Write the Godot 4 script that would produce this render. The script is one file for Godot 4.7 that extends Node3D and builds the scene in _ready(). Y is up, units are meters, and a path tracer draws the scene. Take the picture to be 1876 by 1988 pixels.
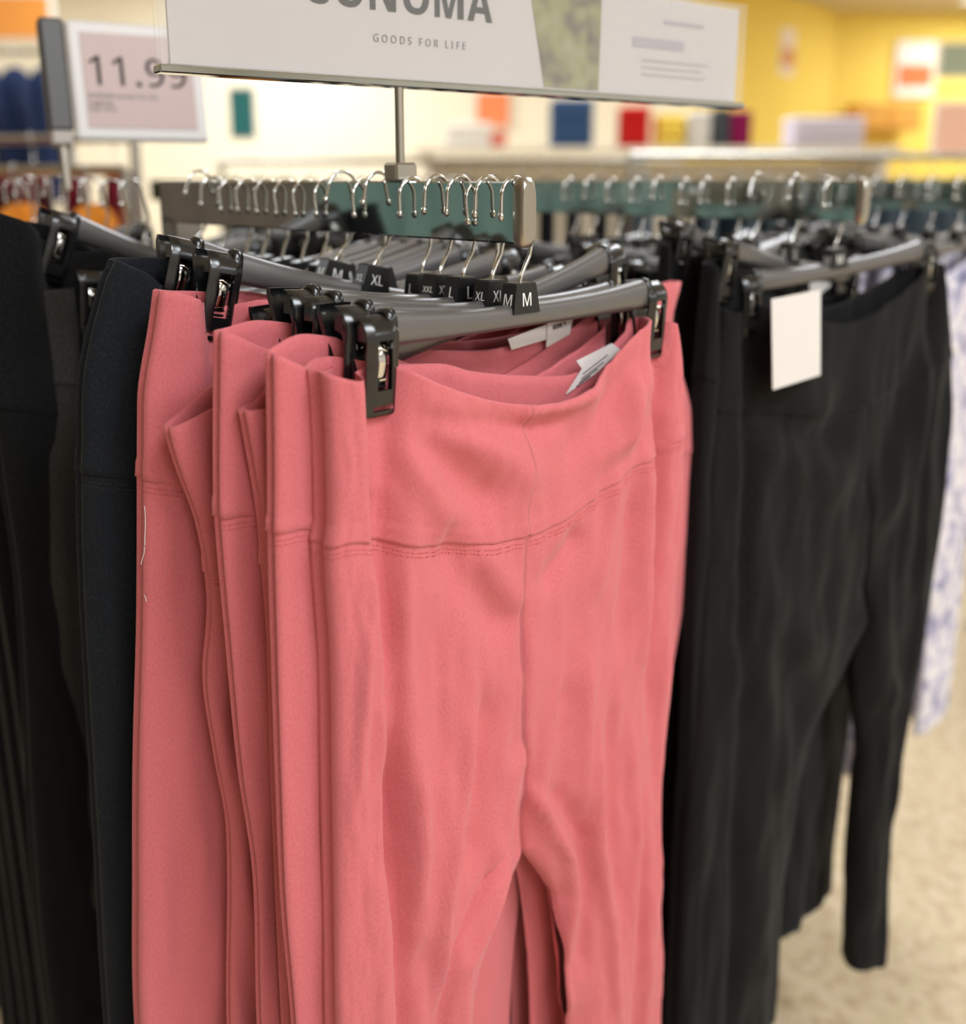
extends Node3D
# A clothing shop: leggings hung by clip hangers on chrome arms, a sign and a price display above, the sales floor behind.

const TURN := 45.04            # the hangers stand at this angle to the room
const CLIP := 0.164            # clips sit this far from the hanger's middle
const DROP := 0.128            # and this far below the top of the hook
const BAR_Y := 1.42            # height at which hooks rest on the arms
const WAIST := 1.292
var ARM := Vector3(-0.7076, 0, -0.7066)      # the way the arms run back
var SIDE := Vector3(0.7066, 0, -0.7076)      # along the hangers
var M := {}
var taken := {}
var cache := {}
var rng := RandomNumberGenerator.new()
var noise := FastNoiseLite.new()

# ------------------------------------------------------------------ helpers
func numbered(called: String) -> String:
	var k: int = taken.get(called, 0)
	taken[called] = k + 1
	return called if k == 0 else "%s_%03d" % [called, k]

func tag(o: Node, label: String, category: String, group := "") -> Node:
	o.set_meta("label", label)
	o.set_meta("category", category)
	if group:
		o.set_meta("group", group)
	return o

func thing(called: String, label: String, category: String, at := Vector3.ZERO, b := Basis(), group := "") -> Node3D:
	var o := Node3D.new()
	o.name = numbered(called)
	add_child(o)
	o.transform = Transform3D(b, at)
	tag(o, label, category, group)
	return o

func part(called: String, mesh: Mesh, m: Material, parent: Node, at := Vector3.ZERO, b := Basis()) -> MeshInstance3D:
	var o := MeshInstance3D.new()
	o.name = called
	o.mesh = mesh
	o.material_override = m
	o.transform = Transform3D(b, at)
	parent.add_child(o, true)
	return o

func solo(called: String, mesh: Mesh, m: Material, label: String, category: String, at := Vector3.ZERO, b := Basis(), group := "") -> MeshInstance3D:
	var o := part(numbered(called), mesh, m, self, at, b)
	tag(o, label, category, group)
	return o

func structure(called: String, mesh: Mesh, m: Material, at := Vector3.ZERO, b := Basis()) -> MeshInstance3D:
	var o := part(called, mesh, m, self, at, b)
	o.set_meta("kind", "structure")
	return o

func start() -> SurfaceTool:
	var st := SurfaceTool.new()
	st.begin(Mesh.PRIMITIVE_TRIANGLES)
	return st

func quad(st: SurfaceTool, a: Vector3, b: Vector3, c: Vector3, d: Vector3, smooth := -1) -> void:
	# a b c d run clockwise seen from the front
	st.set_smooth_group(smooth)
	st.set_uv(Vector2(0, 0)); st.add_vertex(a)
	st.set_uv(Vector2(1, 0)); st.add_vertex(b)
	st.set_uv(Vector2(1, 1)); st.add_vertex(c)
	st.set_uv(Vector2(0, 0)); st.add_vertex(a)
	st.set_uv(Vector2(1, 1)); st.add_vertex(c)
	st.set_uv(Vector2(0, 1)); st.add_vertex(d)

func done(st: SurfaceTool) -> ArrayMesh:
	st.generate_normals()
	return st.commit()

# a box with chamfered edges
func bevel_box(st: SurfaceTool, c: Vector3, size: Vector3, r := 0.002, b := Basis()) -> void:
	var h := size / 2.0
	r = minf(r, minf(h.x, minf(h.y, h.z)) * 0.9)
	var k := h - Vector3(r, r, r)
	var P := func(x, y, z, ax):
		var v := Vector3(x * k.x, y * k.y, z * k.z)
		v[ax] = [x, y, z][ax] * h[ax]
		return c + b * v
	for ax in 3:
		var a1 := (ax + 1) % 3
		var a2 := (ax + 2) % 3
		for s in [-1, 1]:
			var q := []
			for p in [[-1, -1], [1, -1], [1, 1], [-1, 1]]:
				var v := [0, 0, 0]
				v[ax] = s
				v[a1] = p[0]
				v[a2] = p[1]
				q.append(P.call(v[0], v[1], v[2], ax))
			if s > 0:
				quad(st, q[3], q[2], q[1], q[0])
			else:
				quad(st, q[0], q[1], q[2], q[3])
	# edges
	for ax in 3:
		var a1 := (ax + 1) % 3
		var a2 := (ax + 2) % 3
		for p in [[-1, -1], [1, -1], [1, 1], [-1, 1]]:
			var v := [0, 0, 0]
			v[a1] = p[0]
			v[a2] = p[1]
			v[ax] = -1
			var e0: Vector3 = P.call(v[0], v[1], v[2], a1)
			var e1: Vector3 = P.call(v[0], v[1], v[2], a2)
			v[ax] = 1
			var e2: Vector3 = P.call(v[0], v[1], v[2], a2)
			var e3: Vector3 = P.call(v[0], v[1], v[2], a1)
			if p[0] * p[1] > 0:
				quad(st, e3, e2, e1, e0)
			else:
				quad(st, e0, e1, e2, e3)
	for x in [-1, 1]:
		for y in [-1, 1]:
			for z in [-1, 1]:
				var t := [P.call(x, y, z, 0), P.call(x, y, z, 1), P.call(x, y, z, 2)]
				if x * y * z > 0:
					t = [t[2], t[1], t[0]]
				st.set_smooth_group(-1)
				for v in t:
					st.set_uv(Vector2.ZERO)
					st.add_vertex(v)

func box_mesh(size: Vector3, r := 0.002) -> ArrayMesh:
	var st := start()
	bevel_box(st, Vector3.ZERO, size, r)
	return done(st)

# a tube through points with a radius each (or one for all)
func tube(st: SurfaceTool, pts: Array, rad, seg := 10, caps := true) -> void:
	var rings := []
	var n := pts.size()
	var ref := Vector3(0.123, 0.31, 0.94).normalized()
	for i in n:
		var d: Vector3 = (pts[mini(i + 1, n - 1)] - pts[maxi(i - 1, 0)]).normalized()
		var s := d.cross(ref).normalized()
		var w := s.cross(d).normalized()
		ref = w.cross(s) * 0 + ref
		var r: float = rad[i] if rad is Array else rad
		var ring := []
		for k in seg:
			var a := TAU * k / seg
			ring.append(pts[i] + (s * cos(a) + w * sin(a)) * r)
		rings.append(ring)
	for i in n - 1:
		for k in seg:
			var k2 := (k + 1) % seg
			quad(st, rings[i][k], rings[i + 1][k], rings[i + 1][k2], rings[i][k2], 1)
	if caps:
		for e in [0, n - 1]:
			for k in seg:
				var k2 := (k + 1) % seg
				st.set_smooth_group(-1)
				var tri := [pts[e], rings[e][k], rings[e][k2]] if e == 0 else [pts[e], rings[e][k2], rings[e][k]]
				for v in tri:
					st.set_uv(Vector2.ZERO)
					st.add_vertex(v)

# rings of equal size joined into a skin; each ring runs the same way
func loft(st: SurfaceTool, rings: Array, closed := true, flip := false, caps := false) -> void:
	var n: int = rings[0].size()
	for i in rings.size() - 1:
		for k in (n if closed else n - 1):
			var k2 := (k + 1) % n
			if flip:
				quad(st, rings[i][k], rings[i][k2], rings[i + 1][k2], rings[i + 1][k], 1)
			else:
				quad(st, rings[i][k], rings[i + 1][k], rings[i + 1][k2], rings[i][k2], 1)
	if caps:
		for e in [0, rings.size() - 1]:
			var mid := Vector3.ZERO
			for v in rings[e]:
				mid += v / n
			for k in n:
				var k2 := (k + 1) % n
				var tri := [mid, rings[e][k], rings[e][k2]]
				if (e == 0) == flip:
					tri = [mid, rings[e][k2], rings[e][k]]
				st.set_smooth_group(-1)
				for v in tri:
					st.set_uv(Vector2.ZERO)
					st.add_vertex(v)

# a flat outline in x, y pushed out along z; every slab has real thickness
func slab(st: SurfaceTool, outline: PackedVector2Array, z0: float, z1: float, bend = null) -> void:
	if Geometry2D.is_polygon_clockwise(outline):
		outline.reverse()
	var idx := Geometry2D.triangulate_polygon(outline)
	var P := func(p: Vector2, z: float) -> Vector3:
		return bend.call(Vector3(p.x, p.y, z)) if bend != null else Vector3(p.x, p.y, z)
	for i in range(0, idx.size(), 3):
		var tri := [outline[idx[i]], outline[idx[i + 1]], outline[idx[i + 2]]]
		var area: float = (tri[1] - tri[0]).cross(tri[2] - tri[0])
		if area > 0:
			tri = [tri[0], tri[2], tri[1]]
		st.set_smooth_group(-1)
		for p in tri:
			st.set_uv(p)
			st.add_vertex(P.call(p, z1))
		for p in [tri[0], tri[2], tri[1]]:
			st.set_uv(p)
			st.add_vertex(P.call(p, z0))
	for i in outline.size():
		var a := outline[i]
		var b := outline[(i + 1) % outline.size()]
		quad(st, P.call(a, z1), P.call(b, z1), P.call(b, z0), P.call(a, z0))

func slab_mesh(outline: Array, z0: float, z1: float) -> ArrayMesh:
	var st := start()
	slab(st, PackedVector2Array(outline), z0, z1)
	return done(st)

func words(text: String, height: float, bold := false, depth := 0.0004) -> TextMesh:
	var t := TextMesh.new()
	var f := SystemFont.new()
	f.font_names = PackedStringArray(["Droid Sans"])
	f.font_weight = 700 if bold else 400
	t.font = f
	t.text = text
	t.font_size = 48
	t.pixel_size = height / 34.0
	t.depth = depth
	t.curve_step = 2.0
	return t

func tab(a: PackedVector2Array, x: float) -> float:
	# a smooth curve through (x, value) pairs sorted by x
	var n := a.size()
	if x <= a[0].x:
		return a[0].y
	if x >= a[n - 1].x:
		return a[n - 1].y
	var i := 0
	while a[i + 1].x < x:
		i += 1
	var p := a[maxi(i - 1, 0)]
	var q := a[i]
	var r := a[i + 1]
	var s := a[mini(i + 2, n - 1)]
	var w := (x - q.x) / (r.x - q.x)
	var h := r.x - q.x
	var m0 := (r.y - p.y) / maxf(r.x - p.x, 1e-6) * h
	var m1 := (s.y - q.y) / maxf(s.x - q.x, 1e-6) * h
	var w2 := w * w
	var w3 := w2 * w
	return (2 * w3 - 3 * w2 + 1) * q.y + (w3 - 2 * w2 + w) * m0 + (-2 * w3 + 3 * w2) * r.y + (w3 - w2) * m1

func pairs(a: Array) -> PackedVector2Array:
	# [[x, value], ...] in any order
	var b := a.duplicate()
	b.sort_custom(func(p, q): return p[0] < q[0])
	var out := PackedVector2Array()
	for p in b:
		out.append(Vector2(p[0], p[1]))
	return out

# ------------------------------------------------------------------ materials
func plain(c: Color, rough := 0.6, metal := 0.0, spec := 0.5) -> StandardMaterial3D:
	var m := StandardMaterial3D.new()
	m.albedo_color = c
	m.roughness = rough
	m.metallic = metal
	m.metallic_specular = spec
	return m

func noise_tex(freq: float, seed_: int, ramp: Array = [], size := 512, octaves := 4, kind := FastNoiseLite.TYPE_SIMPLEX_SMOOTH) -> NoiseTexture2D:
	var t := NoiseTexture2D.new()
	var n := FastNoiseLite.new()
	n.noise_type = kind
	n.frequency = freq
	n.seed = seed_
	n.fractal_octaves = octaves
	t.noise = n
	t.seamless = true
	t.width = size
	t.height = size
	if ramp:
		var g := Gradient.new()
		g.offsets = PackedFloat32Array(ramp.map(func(p): return p[0]))
		g.colors = PackedColorArray(ramp.map(func(p): return p[1]))
		t.color_ramp = g
	return t

func fabric(c: Color, spread: float, seed_: int, sheen := 0.25) -> StandardMaterial3D:
	var m := plain(Color.WHITE, 0.92, 0.0, 0.25)
	m.albedo_texture = noise_tex(0.09, seed_, [[0.0, c.darkened(spread)], [0.5, c], [1.0, c.lightened(spread)]], 512, 3)
	m.uv1_scale = Vector3(9, 5, 1)
	m.heightmap_enabled = true
	m.heightmap_texture = cache.weave
	m.heightmap_scale = 0.02
	m.rim_enabled = true
	m.rim = sheen
	m.rim_tint = 0.6
	return m

func make_materials() -> void:
	cache.weave = noise_tex(0.35, 3, [], 512, 2)
	M.pink = fabric(Color8(209, 111, 116), 0.05, 11, 0.3)
	M.pink_thread = plain(Color8(236, 128, 128), 0.8)
	M.black = fabric(Color8(19, 19, 20), 0.12, 12, 0.12)
	M.charcoal = fabric(Color8(24, 23, 23), 0.12, 13, 0.12)
	M.navy_black = fabric(Color8(25, 28, 32), 0.07, 14, 0.12)
	M.heather = fabric(Color8(50, 48, 46), 0.12, 15, 0.12)
	M.black_thread = plain(Color8(52, 52, 54), 0.8)
	M.chrome = plain(Color(0.86, 0.86, 0.85), 0.1, 1.0)
	M.mirror = plain(Color(0.80, 0.82, 0.81), 0.06, 1.0)
	M.brushed = plain(Color(0.72, 0.70, 0.66), 0.3, 1.0)
	M.bulb = plain(Color8(250, 248, 240), 0.4)
	M.bulb.emission_enabled = true
	M.bulb.emission = Color8(255, 246, 228)
	M.bulb.emission_energy_multiplier = 7.0
	M.rail = plain(Color(0.74, 0.73, 0.70), 0.38, 1.0)
	M.plastic = plain(Color8(17, 17, 18), 0.25, 0.0, 0.6)
	M.bar_plastic = plain(Color8(112, 110, 110), 0.34, 0.55, 0.8)
	M.cube_plastic = plain(Color8(22, 22, 23), 0.4, 0.0, 0.5)
	M.letter = plain(Color8(232, 232, 228), 0.6)
	M.paper = plain(Color8(226, 221, 217), 0.75)
	M.label_print = plain(Color8(96, 92, 92), 0.8)
	M.ink = plain(Color8(18, 18, 20), 0.7)
	M.grey_ink = plain(Color8(112, 108, 112), 0.7)

# ------------------------------------------------------------------ clip hangers
# local axes: x along the hanger, y up, z towards the open end of the arm; origin at the top of the hook
func clip_plate(xs: Array, ys: Array, holes: Array, prof: Callable, thick: float) -> ArrayMesh:
	var st := start()
	var nx := xs.size() - 1
	var ny := ys.size() - 1
	var open := func(i, j):
		if i < 0 or j < 0 or i >= nx or j >= ny:
			return true
		var cx: float = (xs[i] + xs[i + 1]) / 2
		var cy: float = (ys[j] + ys[j + 1]) / 2
		for h in holes:
			if cx > h[0] and cx < h[1] and cy > h[2] and cy < h[3]:
				return true
		return false
	var F := func(i, j): return Vector3(xs[i], ys[j], prof.call(xs[i], ys[j]))
	var B := func(i, j): return Vector3(xs[i], ys[j], prof.call(xs[i] * 0.0, ys[j]) - thick)
	for i in nx:
		for j in ny:
			if open.call(i, j):
				continue
			quad(st, F.call(i, j + 1), F.call(i + 1, j + 1), F.call(i + 1, j), F.call(i, j), 1)
			quad(st, B.call(i, j), B.call(i + 1, j), B.call(i + 1, j + 1), B.call(i, j + 1), 2)
			if open.call(i - 1, j):
				quad(st, F.call(i, j + 1), F.call(i, j), B.call(i, j), B.call(i, j + 1))
			if open.call(i + 1, j):
				quad(st, F.call(i + 1, j), F.call(i + 1, j + 1), B.call(i + 1, j + 1), B.call(i + 1, j))
			if open.call(i, j - 1):
				quad(st, F.call(i, j), F.call(i + 1, j), B.call(i + 1, j), B.call(i, j))
			if open.call(i, j + 1):
				quad(st, F.call(i + 1, j + 1), F.call(i, j + 1), B.call(i, j + 1), B.call(i + 1, j + 1))
	return done(st)

func hanger_meshes() -> void:
	# hook: short side over the visible face of the arm, long side behind it
	var st := start()
	var pts := []
	var r := 0.0155
	var hx := -0.020
	pts.append(Vector3(hx - r - 0.0005, -0.030, 0))
	pts.append(Vector3(hx - r, -0.024, 0))
	for k in 13:
		var a := PI - PI * k / 12.0
		pts.append(Vector3(hx + cos(a) * r, -r + sin(a) * r, 0))
	for p in [[-0.0022, -0.034], [0.0, -0.05], [-0.003, -0.062], [-0.0095, -0.072], [-0.0135, -0.080], [-0.014, -0.085], [-0.014, -0.09]]:
		pts.append(Vector3(p[0], p[1], 0))
	tube(st, pts, 0.00165, 10)
	cache.hook = done(st)
	st = start()
	r -= hx
	tube(st, [Vector3(-r - 0.0006, -0.0335, 0), Vector3(-r - 0.0005, -0.0325, 0), Vector3(-r - 0.0005, -0.030, 0), Vector3(-r - 0.0004, -0.0275, 0), Vector3(-r - 0.0004, -0.0268, 0)], [0.0008, 0.0022, 0.0028, 0.0022, 0.0016], 10)
	cache.tip = done(st)
	# bar: an oval tube, thicker towards its ends, drawn a little down at the middle
	st = start()
	var rings := []
	for i in 41:
		var u := -0.1505 + 0.301 * i / 40.0
		var e := absf(u) / 0.1505
		var hy := lerpf(0.0095, 0.0135, pow(e, 2.2))
		var hz := lerpf(0.0068, 0.0085, e)
		var cy := -0.109 + 0.0045 * pow(e, 2.6)
		var ring := []
		for k in 20:
			var a := TAU * k / 20.0
			var ca := cos(a)
			var sa := sin(a)
			ring.append(Vector3(u, cy + signf(sa) * pow(absf(sa), 0.75) * hy, signf(ca) * pow(absf(ca), 0.8) * hz))
		rings.append(ring)
	loft(st, rings, true, true, true)
	cache.bar = done(st)
	for s in [-1, 1]:
		st = start()
		rings = []
		for q in [[0.149, 0.0125, 0.0078], [0.1495, 0.0143, 0.0095], [0.156, 0.0143, 0.0095], [0.1575, 0.012, 0.008]]:
			var ring := []
			for k in 20:
				var a := TAU * k / 20.0
				ring.append(Vector3(s * q[0], -0.1045 + signf(sin(a)) * pow(absf(sin(a)), 0.75) * q[1], signf(cos(a)) * pow(absf(cos(a)), 0.8) * q[2]))
			rings.append(ring)
		loft(st, rings, true, s > 0, true)
		cache["collar%d" % s] = done(st)
	# size marker: a small wedge saddled on the middle of the bar
	st = start()
	var lo := [Vector3(-0.0155, -0.1065, 0.0085), Vector3(0.0155, -0.1065, 0.0085), Vector3(0.0155, -0.1065, -0.0085), Vector3(-0.0155, -0.1065, -0.0085)]
	var mi := [Vector3(-0.0115, -0.0835, 0.0075), Vector3(0.0115, -0.0835, 0.0075), Vector3(0.0115, -0.0835, -0.0075), Vector3(-0.0115, -0.0835, -0.0075)]
	var hi := [Vector3(-0.0105, -0.0822, 0.0066), Vector3(0.0105, -0.0822, 0.0066), Vector3(0.0105, -0.0822, -0.0066), Vector3(-0.0105, -0.0822, -0.0066)]
	for pair in [[lo, mi], [mi, hi]]:
		for k in 4:
			var k2 := (k + 1) % 4
			quad(st, pair[1][k], pair[1][k2], pair[0][k2], pair[0][k])
	quad(st, hi[3], hi[2], hi[1], hi[0])
	quad(st, lo[0], lo[1], lo[2], lo[3])
	cache.marker = done(st)
	# clip: a windowed front jaw, a back jaw that flares away at its thumb end, a sprung steel strip
	var front := func(x: float, y: float) -> float:
		var z := 0.0125
		if y > 0.006:
			z += 0.0012 * sin(clampf((y - 0.006) / 0.024, 0, 1) * PI)
		if y > 0.018:
			z -= 0.0125 * (1.0 - sqrt(maxf(0.0, 1.0 - pow((y - 0.018) / 0.0159, 2.0))))
		if y < 0.0:
			z -= 0.0030 * pow(-y / 0.037, 1.3)
		if absf(x) > 0.0125:
			z -= 0.002
		z -= 0.0008 * pow(absf(x) / 0.0138, 4.0)
		if y < -0.0362:
			z -= 0.0014
		return z
	var xs := [-0.0142, -0.0138, -0.0126, -0.0095, -0.0064, -0.002, 0.002, 0.0064, 0.0095, 0.0126, 0.0138, 0.0142]
	var ys := [-0.0375, -0.036, -0.0335, -0.0295, -0.0265, -0.0225, -0.0185, -0.0165, -0.012, -0.006, 0.0, 0.006, 0.011, 0.014, 0.017, 0.020, 0.0225, 0.025, 0.027, 0.0285, 0.030, 0.0312, 0.0322, 0.033, 0.0335, 0.0338]
	cache.jaw = clip_plate(xs, ys, [[-0.0064, 0.0064, -0.0185, 0.017], [-0.0095, 0.0095, -0.0335, -0.0295]], front, 0.0042)
	var back := func(x: float, y: float) -> float:
		var z := -0.0062
		if y > -0.01:
			z -= 0.016 * pow((y + 0.01) / 0.044, 1.5)
		if y > 0.026:
			z += 0.004 * pow((y - 0.026) / 0.008, 2.0)
		if absf(x) > 0.0125:
			z += 0.0012
		return z
	cache.back_jaw = clip_plate(xs, ys, [[-0.0095, 0.0095, -0.0335, -0.0295]], back, 0.0034)
	st = start()
	# window floor with two ridges
	bevel_box(st, Vector3(0, -0.001, 0.0032), Vector3(0.0135, 0.036, 0.0024), 0.0006)
	bevel_box(st, Vector3(0, -0.0125, 0.0058), Vector3(0.011, 0.0022, 0.0032), 0.0008)
	bevel_box(st, Vector3(0, -0.0165, 0.0058), Vector3(0.0105, 0.0018, 0.0032), 0.0008)
	# axle block over the end of the bar
	bevel_box(st, Vector3(0, 0.021, -0.001), Vector3(0.0225, 0.014, 0.012), 0.002)
	cache.seat = done(st)
	st = start()
	rings = []
	for i in 15:
		var t := i / 14.0
		var y := lerpf(-0.0095, 0.0150, t)
		var z := 0.0078 + 0.0034 * sin(t * PI * 0.9) - 0.003 * t
		rings.append([Vector3(-0.0040, y, z), Vector3(-0.0034, y, z + 0.0006), Vector3(0.0034, y, z + 0.0006), Vector3(0.0040, y, z), Vector3(0.0034, y, z - 0.0006), Vector3(-0.0034, y, z - 0.0006)])
	loft(st, rings, true, false, true)
	cache.spring = done(st)
	st = start()
	tube(st, [Vector3(-0.0055, 0.0108, 0.0072), Vector3(-0.0018, 0.0112, 0.0098), Vector3(0.0022, 0.0092, 0.0104), Vector3(0.0052, 0.0108, 0.0074)], 0.0011, 8)
	bevel_box(st, Vector3(0, -0.0112, 0.0086), Vector3(0.0064, 0.0022, 0.0016), 0.0005)
	cache.spring_wire = done(st)

func clip(parent: Node3D, side: int, angle := 0.0) -> void:
	var c := Node3D.new()
	c.name = "clip"
	parent.add_child(c, true)
	c.transform = Transform3D(Basis(Vector3.BACK, angle), Vector3(side * CLIP, -DROP, 0))
	part("front_jaw", cache.jaw, M.plastic, c)
	part("back_jaw", cache.back_jaw, M.plastic, c)
	part("jaw_core", cache.seat, M.plastic, c)
	part("spring_strip", cache.spring, M.chrome, c)
	part("spring_wire", cache.spring_wire, M.chrome, c)

func hanger(foot: Vector3, yaw: float, roll: float, size: String, label: String, group := "") -> Node3D:
	var b := Basis(Vector3.UP, deg_to_rad(TURN + yaw)) * Basis(Vector3.BACK, deg_to_rad(roll))
	var t := thing("clip_hanger", label, "hanger", Vector3(foot.x, BAR_Y + 0.0016, foot.z), b, group)
	part("hook", cache.hook, M.chrome, t)
	part("hook_tip", cache.tip, M.chrome, t)
	part("bar", cache.bar, M.bar_plastic, t)
	part("collar", cache["collar-1"], M.plastic, t)
	part("collar", cache["collar1"], M.plastic, t)
	clip(t, -1)
	clip(t, 1)
	var m := part("size_marker", cache.marker, M.cube_plastic, t, Vector3(-0.014, 0, 0))
	if size:
		var key := "size" + size
		if not cache.has(key):
			cache[key] = words(size, 0.0105 if size.length() < 2 else 0.009 if size.length() < 3 else 0.007, false, 0.0003)
			cache[key + "s"] = words(size, 0.009 if size.length() < 2 else 0.007 if size.length() < 3 else 0.0052, false, 0.0003)
		part("size_letter", cache[key], M.letter, m, Vector3(0, -0.0955, 0.0081), Basis(Vector3.RIGHT, -0.043))
		part("size_letter", cache[key + "s"], M.letter, m, Vector3(-0.0137, -0.0955, 0), Basis(Vector3.UP, -PI / 2) * Basis(Vector3.RIGHT, -0.172))
	return t

# ------------------------------------------------------------------ leggings
# local axes as the hanger's, without its tilt; origin on the line of the clips, y = 0 there
class Cloth:
	var host
	var L: PackedVector2Array
	var R: PackedVector2Array
	var C: PackedVector2Array
	var IL: PackedVector2Array
	var IR: PackedVector2Array
	var top_f: PackedVector2Array
	var top_b: PackedVector2Array
	var seam: PackedVector2Array
	var nc: PackedVector2Array
	var yk := -0.47
	var hem := -1.02
	var Tf := 0.016
	var Tb := 0.016
	var Tleg := 0.02
	var Te := 0.018
	var roll := 0.0
	var groove := 0.006
	var groove_w := 0.012
	var folds := []
	var wob := 0.005
	var fine := 0.0
	var off := 0.0
	var clipL := -0.164
	var clipR := 0.164
	var noise: FastNoiseLite

	func fold_at(u: float, y: float, fr: int) -> float:
		var sum := 0.0
		for f in folds:
			if f.side != fr or u < f.box.position.x or y < f.box.position.y or u > f.box.end.x or y > f.box.end.y:
				continue
			var best := 1e9
			var along := 0.0
			var done_ := 0.0
			var p := Vector2(u, y)
			for i in f.pts.size() - 1:
				var a: Vector2 = f.pts[i]
				var b: Vector2 = f.pts[i + 1]
				var ab := b - a
				var t := clampf((p - a).dot(ab) / ab.length_squared(), 0, 1)
				var d := p.distance_squared_to(a + ab * t)
				if d < best:
					best = d
					along = done_ + ab.length() * t
				done_ += ab.length()
			var e: float = along / f.len
			var fade := smoothstep(0.0, f.ends, e) * smoothstep(0.0, f.ends, 1.0 - e)
			sum += f.amp * fade * exp(-best / (f.w * f.w))
		return sum

	func add_fold(pts: Array, w: float, amp: float, side := 1, ends := 0.25) -> void:
		var v := PackedVector2Array()
		var box := Rect2(pts[0][0], pts[0][1], 0, 0)
		var ln := 0.0
		for p in pts:
			v.append(Vector2(p[0], p[1]))
			box = box.expand(Vector2(p[0], p[1]))
		for i in v.size() - 1:
			ln += v[i].distance_to(v[i + 1])
		folds.append({"pts": v, "w": w, "amp": amp, "side": side, "len": ln, "ends": ends, "box": box.grow(w * 2.6)})

	func surf(sg: int, t: float, fr: int, y: float) -> Vector3:
		var f := sin(t * PI / 2)
		var uo: float = host.tab(L if sg < 0 else R, y)
		var low := y < yk
		var ui: float = host.tab((IL if sg < 0 else IR), y) if low else host.tab(C, y)
		var u := ui + (uo - ui) * f
		var kp := 4.6
		var g := pow(maxf(0.0, 1.0 - pow(f, kp)), 1.0 / kp)
		var q := smoothstep(0.0, 1.0, clampf((yk + 0.2 - y) / 0.2, 0, 1))
		var m := minf(t / 0.34, 1.0)
		var gin := lerpf(1.0, sqrt(maxf(0.0, 1.0 - (1.0 - m) * (1.0 - m))), q)
		var T := lerpf(Tf if fr > 0 else Tb, Tleg, smoothstep(0.0, 1.0, clampf(-y / 0.6, 0, 1)))
		T = lerpf(T, maxf(T, Te * lerpf(1.0, 0.75, clampf(-y / 0.5, 0, 1))), smoothstep(0.74, 0.86, f))
		var n := fr * T * g * gin
		# pinched by the clips
		var wy := exp(-pow(minf(y, 0.0) / 0.085, 4.0)) * 0.7 + exp(-pow(minf(y, 0.0) / 0.075, 2.0)) * 0.3
		var dl := (u - clipL) / 0.0155
		var dr := (u - clipR) / 0.0155
		var pk := minf(1.0, wy * (exp(-dl * dl) + exp(-dr * dr)))
		n *= 1.0 - 0.86 * pk
		# the pleat that runs on down from each clip
		if groove > 0.0 and fr > 0:
			var wv := 0.78 + 0.22 * exp(y / 0.25)
			var a := (u - (clipL - 0.014 - y * 0.028)) / (groove_w if u > clipL - 0.014 - y * 0.028 else groove_w * 0.6)
			var b := (u - clipR) / groove_w
			n = maxf(n - groove * wv * (exp(-a * a) + 0.5 * exp(-b * b)), minf(n, 0.0018))
		var es := minf(1.0, (1.0 - f) * 14.0) * (1.0 - pk)
		n += fr * wob * noise.get_noise_3d(u * 900.0 + off, y * 160.0, fr * 40.0 + off) * es * (0.35 + 0.65 * clampf(-y / 0.3, 0, 1)) * (1.0 if gin > 0.4 else gin / 0.4)
		if fine > 0.0:
			n += fr * fine * noise.get_noise_3d(u * 3800.0 + off, y * 800.0, 7.0 + off) * es
		if folds:
			n += fold_at(u, y, fr) * es
		# seams lie a little sunk
		if fr > 0 and not low and t < 0.012 and y < host.tab(seam, u):
			n -= 0.003 * (1.0 - t / 0.012)
		if t > 0.985:
			u -= sg * 0.0028 * (t - 0.985) / 0.015
		n += host.tab(nc, y)
		return Vector3(u, y + u * tan(roll) * exp(minf(y, 0.0) / 0.35), n)

	func u_guess(sg: int, t: float) -> float:
		var ui: float = host.tab(C, -0.06)
		return ui + (host.tab(L if sg < 0 else R, -0.06) - ui) * sin(t * PI / 2)

func t_list(half: int) -> Array:
	var a := [0.0, 0.006, 0.013, 0.024]
	for i in range(1, half + 1):
		var t := 0.024 + (1.0 - 0.024) * i / half
		if i == half:
			a.append_array([0.972, 0.986, 0.994]) if half > 24 else null
		a.append(t)
	a.sort()
	return a

func ring_of(c: Cloth, sg: int, ts: Array, rowf: Callable, inset := 0.0) -> Array:
	# front middle -> outer edge -> back middle
	var out := []
	for pass_ in 2:
		var fr := 1 if pass_ == 0 else -1
		for i in ts.size():
			var t: float = ts[i] if fr > 0 else ts[ts.size() - 1 - i]
			if fr < 0 and i == 0:
				continue
			var y: float = rowf.call(sg, t, fr)
			var p: Vector3 = c.surf(sg, t, fr, y)
			if inset != 0.0:
				p.z -= fr * inset * (1.0 if t < 0.97 else (1.0 - t) / 0.03)
				p.x -= sg * inset * sin(t * PI / 2)
			out.append(p)
	return out

func skin(rows: Array, closed: bool, flip: bool) -> SurfaceTool:
	var st := start()
	st.set_smooth_group(0)
	var n: int = rows[0].size()
	var across := [0.0]
	for k in range(1, n):
		across.append(across[k - 1] + (rows[0][k] as Vector3).distance_to(rows[0][k - 1]))
	for row in rows:
		for k in n:
			st.set_uv(Vector2(across[k], -row[k].y))
			st.add_vertex(row[k])
	for i in rows.size() - 1:
		for k in (n if closed else n - 1):
			var k2 := (k + 1) % n
			var a := i * n + k
			var b := i * n + k2
			var c := (i + 1) * n + k2
			var d := (i + 1) * n + k
			for v in ([a, b, c, a, c, d] if flip else [a, c, b, a, d, c]):
				st.add_index(v)
	return st

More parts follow.
